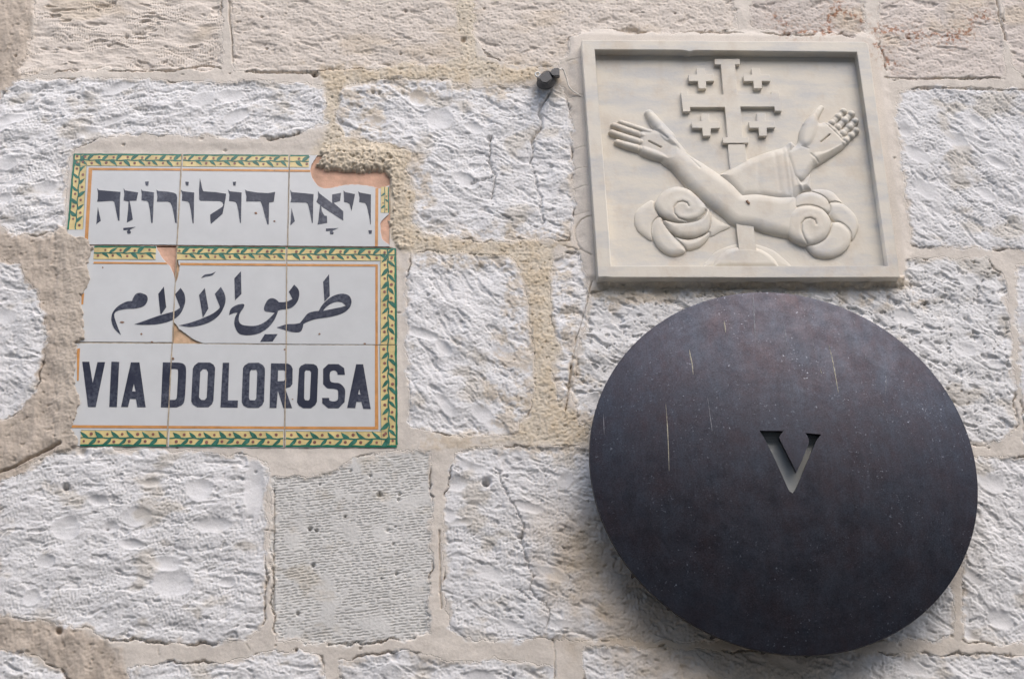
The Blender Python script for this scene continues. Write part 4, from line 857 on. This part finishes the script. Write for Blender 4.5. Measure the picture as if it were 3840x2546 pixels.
def hand_h(X, Z):
    h = inflate(X, Z, hp, 0.0076, 0.010); h = smax(h, inflate(X, Z, tb, 0.0098, 0.011), 0.0014); h = smax(h, inflate(X, Z, hy, 0.0088, 0.009), 0.0014)
    th = caps(X, Z, A(PB, [(900,1100),(955,985),(1005,915),(1042,872)]), [72 * U, 54 * U, 42 * U, 32 * U], [0.006, 0.005, 0.004, 0.003], [0.0025, 0.001, 0.0005, 0]); h = smax(h, th, 0.0012)
    for f, r in zip(f2, (43, 47, 46, 43)):
        a = A(PB, f)
        for k in range(4):                     # finger bones: one bulge per joint
            j = a[k]; rr_ = r * U * (1.0, 1.04, 1.0, 0.92)[k]; d2 = ((X - j[0]) ** 2 + (Z - j[1]) ** 2) / rr_ ** 2
            h = np.maximum(h, np.where(d2 < 1, 0.0022 + 0.0056 * np.sqrt(np.maximum(1 - d2, 0)), -1))
        h = np.maximum(h, caps(X, Z, a, [r * U * 0.84] * 4, [0.0048, 0.0048, 0.0044, 0.0040], [0.0012] * 4))
    for p, q, wd, dp in (((1030,1300),(1130,1215), 0.0010, 0.0034), ((1080,1075),(1300,1285), 0.0012, 0.0010), ((800,1350),(880,1378), 0.0012, 0.0006), ((910,1440),(1000,1530), 0.0014, 0.0008)):
        d = pline(X, Z, A(PB, [p, q])); h = h - dp * np.exp(-(d / wd) ** 2)
    return h
relief('hand', box_of([hp, A(PB, [(1500,860), (1040,860)])]), hand_h, 'open hand rising from the sleeve')
# clouds
def cloud(name, cr, lobes, spiral):
    polys = [A(cr, crom(l[0], 6)) for l in lobes]
    def fn(X, Z):
        h = np.full(X.shape, -1.0)
        for (l, b0, dome), pl in zip(lobes, polys):
            d = sdf(X, Z, pl); t = np.clip(d / 0.010, 0, 1)
            g = np.where(d > 0, b0 + dome * np.sqrt(np.clip(1 - (1 - t) ** 2, 0, 1)), -1.0)
            h = np.where(d > 0, np.maximum(g, h), np.where(h > -0.5, h - 0.0016 * np.exp(-(d / 0.0013) ** 2) * (h < b0 + dome), np.maximum(h, d * 3.0)))
        if spiral is not None:
            d = pline(X, Z, A(cr, spiral)); h = np.where(h > 0.001, h - 0.0017 * np.exp(-(d / 0.0010) ** 2) + 0.0005 * np.exp(-((d - 0.004) / 0.004) ** 2), h)
        return h
    relief(name, box_of(polys), fn)
cloud('cloud', PC, [
 ([(780,455),(680,500),(590,590),(565,700),(600,810),(680,885),(775,935),(860,860),(880,700),(850,560)], 0.0000, 0.0034),
 ([(1430,600),(1560,690),(1700,765),(1570,835),(1460,885),(1380,820)], 0.0000, 0.0026),
 ([(1040,890),(1200,920),(1350,880),(1445,835),(1442,900),(1350,1000),(1190,1048),(1090,990)], 0.0006, 0.0040),
 ([(870,655),(790,720),(768,830),(800,950),(880,1052),(1000,1112),(1100,1102),(1172,1050),(1040,900),(930,740)], 0.0010, 0.0044),
 ([(905,700),(1050,720),(1200,720),(1330,680),(1430,560),(1462,680),(1442,800),(1380,862),(1250,907),(1100,897),(1000,842),(940,775)], 0.0018, 0.0046),
 ([(808,500),(900,370),(1040,310),(1180,330),(1280,400),(1400,530),(1405,600),(1330,690),(1200,725),(1080,732),(950,690),(850,620)], 0.0030, 0.0048)], [(1200,548),(1178,512),(1130,494),(1065,508),(1022,565),(1030,635),(1085,692),(1190,718),(1310,692),(1388,622),(1396,590)])
cloud('cloud', PD, [
 ([(940,335),(1080,328),(1180,360),(1240,420),(1288,492),(1180,520),(1050,470),(960,400)], 0.0000, 0.0034),
 ([(1130,498),(1280,493),(1390,570),(1460,660),(1482,770),(1450,870),(1392,932),(1300,830),(1200,720),(1110,620)], 0.0006, 0.0040),
 ([(712,470),(780,392),(900,363),(1020,393),(1110,460),(1142,540),(1125,615),(1000,640),(850,620),(715,570)], 0.0018, 0.0052),
 ([(1140,745),(1220,718),(1300,750),(1370,820),(1392,900),(1370,1000),(1280,1090),(1130,1142),(980,1122),(900,1062),(868,985),(1000,940),(1090,860)], 0.0018, 0.0044),
 ([(625,680),(680,600),(780,550),(900,538),(1020,570),(1110,640),(1152,740),(1130,840),(1080,920),(980,982),(870,1002),(740,962),(640,880),(612,780)], 0.0042, 0.0052)], [(968,765),(955,718),(905,693),(840,705),(795,760),(795,840),(830,930),(868,988)])
shape('stone_chip', [[PD(p, HS + 0.0105) for p in [(148,480),(170,472),(180,490),(198,505),(192,520),(170,505)]]], HS + 0.006, HS + 0.0106, M_CHIP, plaq)

# ------------------------------------------------------------------ the bronze station disc
HR, SAG = 0.047, 0.026
def disc_center():
    L, Rt, T, B = 2211.0, 3667.0, 1096.0, 2456.0
    x0, z0 = W((L + Rt) / 2, (T + B) / 2, HR); rad = 0.25; th = np.linspace(0, 2 * np.pi, 361)
    for _ in range(60):
        us, vs = [], []
        for t_ in th:
            p = Vector((x0 + rad * math.cos(t_), -HR, z0 + rad * math.sin(t_))); q = M4.inverted() @ p
            a, b_ = q.x / -q.z * FPX, -q.y / -q.z * FPX; us.append(CX + a); vs.append(CY + b_)
        k = 2.3 / FPX; x0 += ((L + Rt) - (min(us) + max(us))) / 2 * k * 0.8; z0 -= ((T + B) - (min(vs) + max(vs))) / 2 * k * 0.8; rad *= 1 + 0.7 * ((Rt - L) / (max(us) - min(us)) - 1)
    return x0, z0, rad
DX, DZ, DR = disc_center()
disc = empty('bronze_disc', (DX, -0.03, DZ), 'large round dark bronze disc with a cut out Roman numeral V', 'station marker')
def dome_h(r): return HR + SAG * (1 - (np.minimum(r, DR) / DR) ** 2.0)
def dome_mesh():
    bm = bmesh.new(); NR, NT = 44, 160
    fr, bk = [], []
    for k in range(NR + 1):
        r = DR * k / NR
        if k == 0: fr.append([bm.verts.new((DX, -dome_h(0), DZ))]); bk.append([bm.verts.new((DX, -dome_h(0) + 0.006, DZ))]); continue
        fr.append([bm.verts.new((DX + r * math.cos(2 * math.pi * t / NT), -float(dome_h(r)), DZ + r * math.sin(2 * math.pi * t / NT))) for t in range(NT)])
        bk.append([bm.verts.new((DX + r * math.cos(2 * math.pi * t / NT), -float(dome_h(r)) + 0.006, DZ + r * math.sin(2 * math.pi * t / NT))) for t in range(NT)])
    for rows_, flip in ((fr, False), (bk, True)):
        for t in range(NT):
            f = (rows_[0][0], rows_[1][t], rows_[1][(t + 1) % NT]); bm.faces.new(f[::-1] if not flip else f)
            for k in range(1, NR):
                f = (rows_[k][t], rows_[k + 1][t], rows_[k + 1][(t + 1) % NT], rows_[k][(t + 1) % NT]); bm.faces.new(f[::-1] if not flip else f)
    for t in range(NT): bm.faces.new((fr[NR][t], fr[NR][(t + 1) % NT], bk[NR][(t + 1) % NT], bk[NR][t]))
    bmesh.ops.recalc_face_normals(bm, faces=bm.faces)
    me = bpy.data.meshes.new('face'); bm.to_mesh(me); bm.free(); return me
VC_ = crop(2780, 1550, 370 / 1658)
hv = HR + SAG
vpts = [VC_(p, hv) for p in [(305,283),(705,290),(688,325),(655,355),(640,400),(660,455),(930,985),(1090,620),(1135,500),(1140,440),(1120,385),(1075,322),(1350,345),(1305,395),(1260,455),(1220,555),(960,1170),(905,1295),(865,1330),(820,1310),(790,1265),(560,760),(420,470),(345,345)]]
cut_o = shape('cutter', [vpts], 0.0, 0.2, M_IRON, None)
face_o = bpy.data.objects.new('face', dome_mesh()); C.objects.link(face_o)
md = face_o.modifiers.new('b', 'BOOLEAN'); md.operation = 'DIFFERENCE'; md.object = cut_o; md.solver = 'EXACT'
dg = bpy.context.evaluated_depsgraph_get(); me = bpy.data.meshes.new_from_object(face_o.evaluated_get(dg))
bpy.data.objects.remove(face_o); bpy.data.objects.remove(cut_o)
for p in me.polygons: p.use_smooth = True
try: me.set_sharp_from_angle(angle=R(35))
except Exception: pass
link('face', me, BRZ, disc)
# thin rolled lip behind the edge, grille behind the numeral, back ring, fixing pins
def tube_ring(name, rad, tube, h, mat, n=160, k=8):
    bm = bmesh.new(); rows_ = []
    for i in range(n):
        a = 2 * math.pi * i / n; rows_.append([bm.verts.new((DX + (rad + tube * math.cos(2 * math.pi * j / k)) * math.cos(a), -(h + tube * math.sin(2 * math.pi * j / k)), DZ + (rad + tube * math.cos(2 * math.pi * j / k)) * math.sin(a))) for j in range(k)])
    for i in range(n):
        for j in range(k): bm.faces.new((rows_[i][j], rows_[(i + 1) % n][j], rows_[(i + 1) % n][(j + 1) % k], rows_[i][(j + 1) % k]))
    bmesh.ops.recalc_face_normals(bm, faces=bm.faces); me = bpy.data.meshes.new(name); bm.to_mesh(me); bm.free(); smooth(me); return link(name, me, mat, disc)
tube_ring('rim', DR - 0.0012, 0.0016, HR - 0.0045, M_RIM)
tube_ring('back_ring', DR * 0.86, 0.008, 0.030, M_IRON)
nd_ = 96
bm = bmesh.new(); r0 = [bm.verts.new((DX + DR * 0.925 * math.cos(2 * math.pi * k / nd_), -(HR - 0.003), DZ + DR * 0.925 * math.sin(2 * math.pi * k / nd_))) for k in range(nd_)]
r1 = [bm.verts.new((DX + DR * 0.915 * math.cos(2 * math.pi * k / nd_), 0.004, DZ + DR * 0.915 * math.sin(2 * math.pi * k / nd_))) for k in range(nd_)]
for k in range(nd_): bm.faces.new((r0[k], r0[(k + 1) % nd_], r1[(k + 1) % nd_], r1[k]))
bmesh.ops.recalc_face_normals(bm, faces=bm.faces); me = bpy.data.meshes.new('back_drum'); bm.to_mesh(me); bm.free(); smooth(me); link('back_drum', me, M_IRON, disc)
bx = [(DX - 0.05, DZ - 0.045), (DX + 0.05, DZ - 0.045), (DX + 0.05, DZ + 0.05), (DX - 0.05, DZ + 0.05)]
shape('grille', [bx], HR + SAG - 0.0185, HR + SAG - 0.0165, GRL, disc)
def bar(name, p, q, wd, mat, parent, taper=1.0):
    p, q = Vector(p), Vector(q); d = (q - p).normalized(); s_ = d.cross(Vector((0.31, 0.2, 0.93))).normalized(); t_ = d.cross(s_)
    bm = bmesh.new(); vs = []
    for c_, k in ((p, 1.0), (q, taper)):
        vs.append([bm.verts.new(c_ + (s_ * math.cos(a) + t_ * math.sin(a)) * wd * k) for a in [i * math.pi / 3 for i in range(6)]])
    for i in range(6): bm.faces.new((vs[0][i], vs[0][(i + 1) % 6], vs[1][(i + 1) % 6], vs[1][i]))
    bm.faces.new(vs[0][::-1]); bm.faces.new(vs[1]); bmesh.ops.recalc_face_normals(bm, faces=bm.faces)
    me = bpy.data.meshes.new(name); bm.to_mesh(me); bm.free(); return link(name, me, mat, parent)
for i in range(24):
    a = 2 * math.pi * (i + 0.3) / 24 + rr.uniform(-0.03, 0.03); ca, sa = math.cos(a), math.sin(a)
    bar('fixing_pin', (DX + DR * 0.982 * ca, -(HR - 0.004), DZ + DR * 0.982 * sa), (DX + (DR * 0.972 + rr.uniform(-0.006, 0.006)) * ca, -0.016, DZ + (DR * 0.972) * sa), 0.0042, M_IRON, disc, 0.55)
# dried run marks on the metal: thin crusts following the dome
def on_dome(u, v):
    h = HR + SAG
    for _ in range(8): x, z = W(u, v, h); h = float(dome_h(math.hypot(x - DX, z - DZ)))
    return x, z, h
def drip(pts, wpx, mat):
    q = []
    for (a, b_) in zip(pts[:-1], pts[1:]):
        for k in range(8): q.append((a[0] + (b_[0] - a[0]) * k / 8, a[1] + (b_[1] - a[1]) * k / 8))
    q.append(pts[-1]); bm = bmesh.new(); prev = None; n = len(q)
    for k, (u, v) in enumerate(q):
        ww = wpx * max(0.15, math.sin(math.pi * (k + 0.5) / n) ** 0.6 * rr.uniform(0.5, 1.1)); row = []
        for du, e in ((-ww, 0.0001), (0, 0.0005), (ww, 0.0001)):
            x, z, h = on_dome(u + du, v); row.append(bm.verts.new((x, -(h + e), z)))
        if prev:
            for j in range(2): bm.faces.new((prev[j], prev[j + 1], row[j + 1], row[j]))
        prev = row
    me = bpy.data.meshes.new('drip_mark'); bm.to_mesh(me); bm.free(); smooth(me); link('drip_mark', me, mat, disc)
D1_ = lambda p: (2150 + p[0] * 850 / 2365, 1060 + p[1] * 850 / 2365); D2_ = lambda p: (2900 + p[0] * 850 / 2365, 1060 + p[1] * 850 / 2365); D0_ = lambda p: (2100 + p[0] * 0.9858, 1000 + p[1] * 0.9858)
for cv, pts, wd, mt in ((D1_,[(1572,395),(1582,460),(1590,520)],2.4,M_DRIP), (D1_,[(1210,700),(1220,760),(1240,850),(1250,960)],2.6,M_DRIP), (D1_,[(2195,410),(2215,560),(2230,660)],2.2,M_DRIPW), (D2_,[(410,590),(430,720)],1.8,M_DRIPW), (D2_,[(575,640),(610,770),(635,900),(660,1040),(680,1160)],2.2,M_DRIP), (D2_,[(1180,960),(1175,1080),(1165,1180)],1.6,M_DRIPW), (D2_,[(835,390),(850,440)],1.6,M_DRIPW), (D2_,[(958,740),(965,800)],1.5,M_DRIPW), (D2_,[(490,900),(503,950)],1.4,M_DRIP),
    (D0_,[(402,520),(408,600),(412,680),(415,778)],1.9,M_DRIP), (D0_,[(560,490),(570,560),(580,635)],1.6,M_DRIPW), (D0_,[(735,110),(738,180),(742,260)],3.0,M_DRIPW), (D0_,[(165,560),(168,640)],1.4,M_DRIPW)):
    drip([cv(p) for p in pts], wd, mt)

# ------------------------------------------------------------------ the small black spotlight and its cable
SPC = crop(1950, 200, 300 / 2138)
q0 = SPC((720, 660), 0.02)
spot = empty('spotlight', (q0[0], -0.02, q0[1]), 'small black spotlight with white cable fixed left of the marble plaque', 'spotlight')
def sp(pts, h): return [SPC(p, h) for p in pts]
def hull(name, near, far, h1, h0, mat, bev=0.0012):
    a, b_ = sp(near, h1), sp(far, h0); bm = bmesh.new()
    va = [bm.verts.new((p[0], -h1, p[1])) for p in a]; vb = [bm.verts.new((p[0], -h0, p[1])) for p in b_]; n = len(va)
    bm.faces.new(va); bm.faces.new(vb[::-1])
    for i in range(n): bm.faces.new((va[i], vb[i], vb[(i + 1) % n], va[(i + 1) % n]))
    bmesh.ops.recalc_face_normals(bm, faces=bm.faces); bmesh.ops.bevel(bm, geom=list(bm.edges), offset=bev, segments=2, affect='EDGES')
    me = bpy.data.meshes.new(name); bm.to_mesh(me); bm.free(); return link(name, me, mat, spot)
hull('lamp_housing', [(500,690),(690,500),(770,505),(860,690),(720,800),(600,790)], [(430,680),(660,470),(810,470),(900,680),(760,860),(520,820)], 0.040, 0.012, M_BLK)
hull('hinge_block', [(800,510),(900,425),(1045,405),(1055,610),(930,620),(850,600)], [(800,500),(890,400),(1050,390),(1065,680),(900,690),(840,620)], 0.034, 0.008, M_BLK2)
bm = bmesh.new(); bmesh.ops.create_uvsphere(bm, u_segments=28, v_segments=16, radius=1)
cc = SPC((690, 790), 0.016); kk = 300 / 2138 * 3.6e-4
for v in bm.verts: v.co = (cc[0] + v.co.x * 265 * kk, -0.016 + v.co.y * 0.016, cc[1] + v.co.z * 125 * kk)
me = bpy.data.meshes.new('base_cup'); bm.to_mesh(me); bm.free(); smooth(me); link('base_cup', me, M_BLK2, spot)
def tube(name, pts, r, mat, parent, k=8):
    P = [Vector(p) for p in pts]; bm = bmesh.new(); rows_ = []
    for i, p in enumerate(P):
        d = (P[min(i + 1, len(P) - 1)] - P[max(i - 1, 0)]).normalized(); s_ = d.cross(Vector((0, 1, 0.02))).normalized(); t_ = d.cross(s_)
        rows_.append([bm.verts.new(p + (s_ * math.cos(a) + t_ * math.sin(a)) * r) for a in [2 * math.pi * j / k for j in range(k)]])
    for i in range(len(rows_) - 1):
        for j in range(k): bm.faces.new((rows_[i][j], rows_[i][(j + 1) % k], rows_[i + 1][(j + 1) % k], rows_[i + 1][j]))
    bm.faces.new(rows_[0][::-1]); bm.faces.new(rows_[-1]); bmesh.ops.recalc_face_normals(bm, faces=bm.faces)
    me = bpy.data.meshes.new(name); bm.to_mesh(me); bm.free(); smooth(me); return link(name, me, mat, parent)
cp = [(1000,470,0.02),(1060,440,0.024),(1110,410,0.020),(1170,460,0.016),(1240,660,0.013),(1290,850,0.011),(1340,940,0.011),(1420,1020,0.011),(1540,1095,0.011),(1610,1145,0.010),(1680,1200,0.004)]
cps = []
for i in range(len(cp) - 1):
    for k in range(5): cps.append(tuple(np.array(cp[i]) + (np.array(cp[i + 1]) - np.array(cp[i])) * k / 5))
cps.append(cp[-1])
tube('cable', [(lambda g: (g[0], -p[2], g[1]))(SPC(p[:2], p[2])) for p in cps], 0.0011, M_CABLE, spot)
ringp = [(470 + 62 * math.cos(a), 575 + 58 * math.sin(a)) for a in np.linspace(0, 2 * math.pi, 25)]
tube('mounting_eye', [(lambda g: (g[0], -0.014, g[1]))(SPC(p, 0.014)) for p in ringp], 0.0011, M_STEEL, spot)
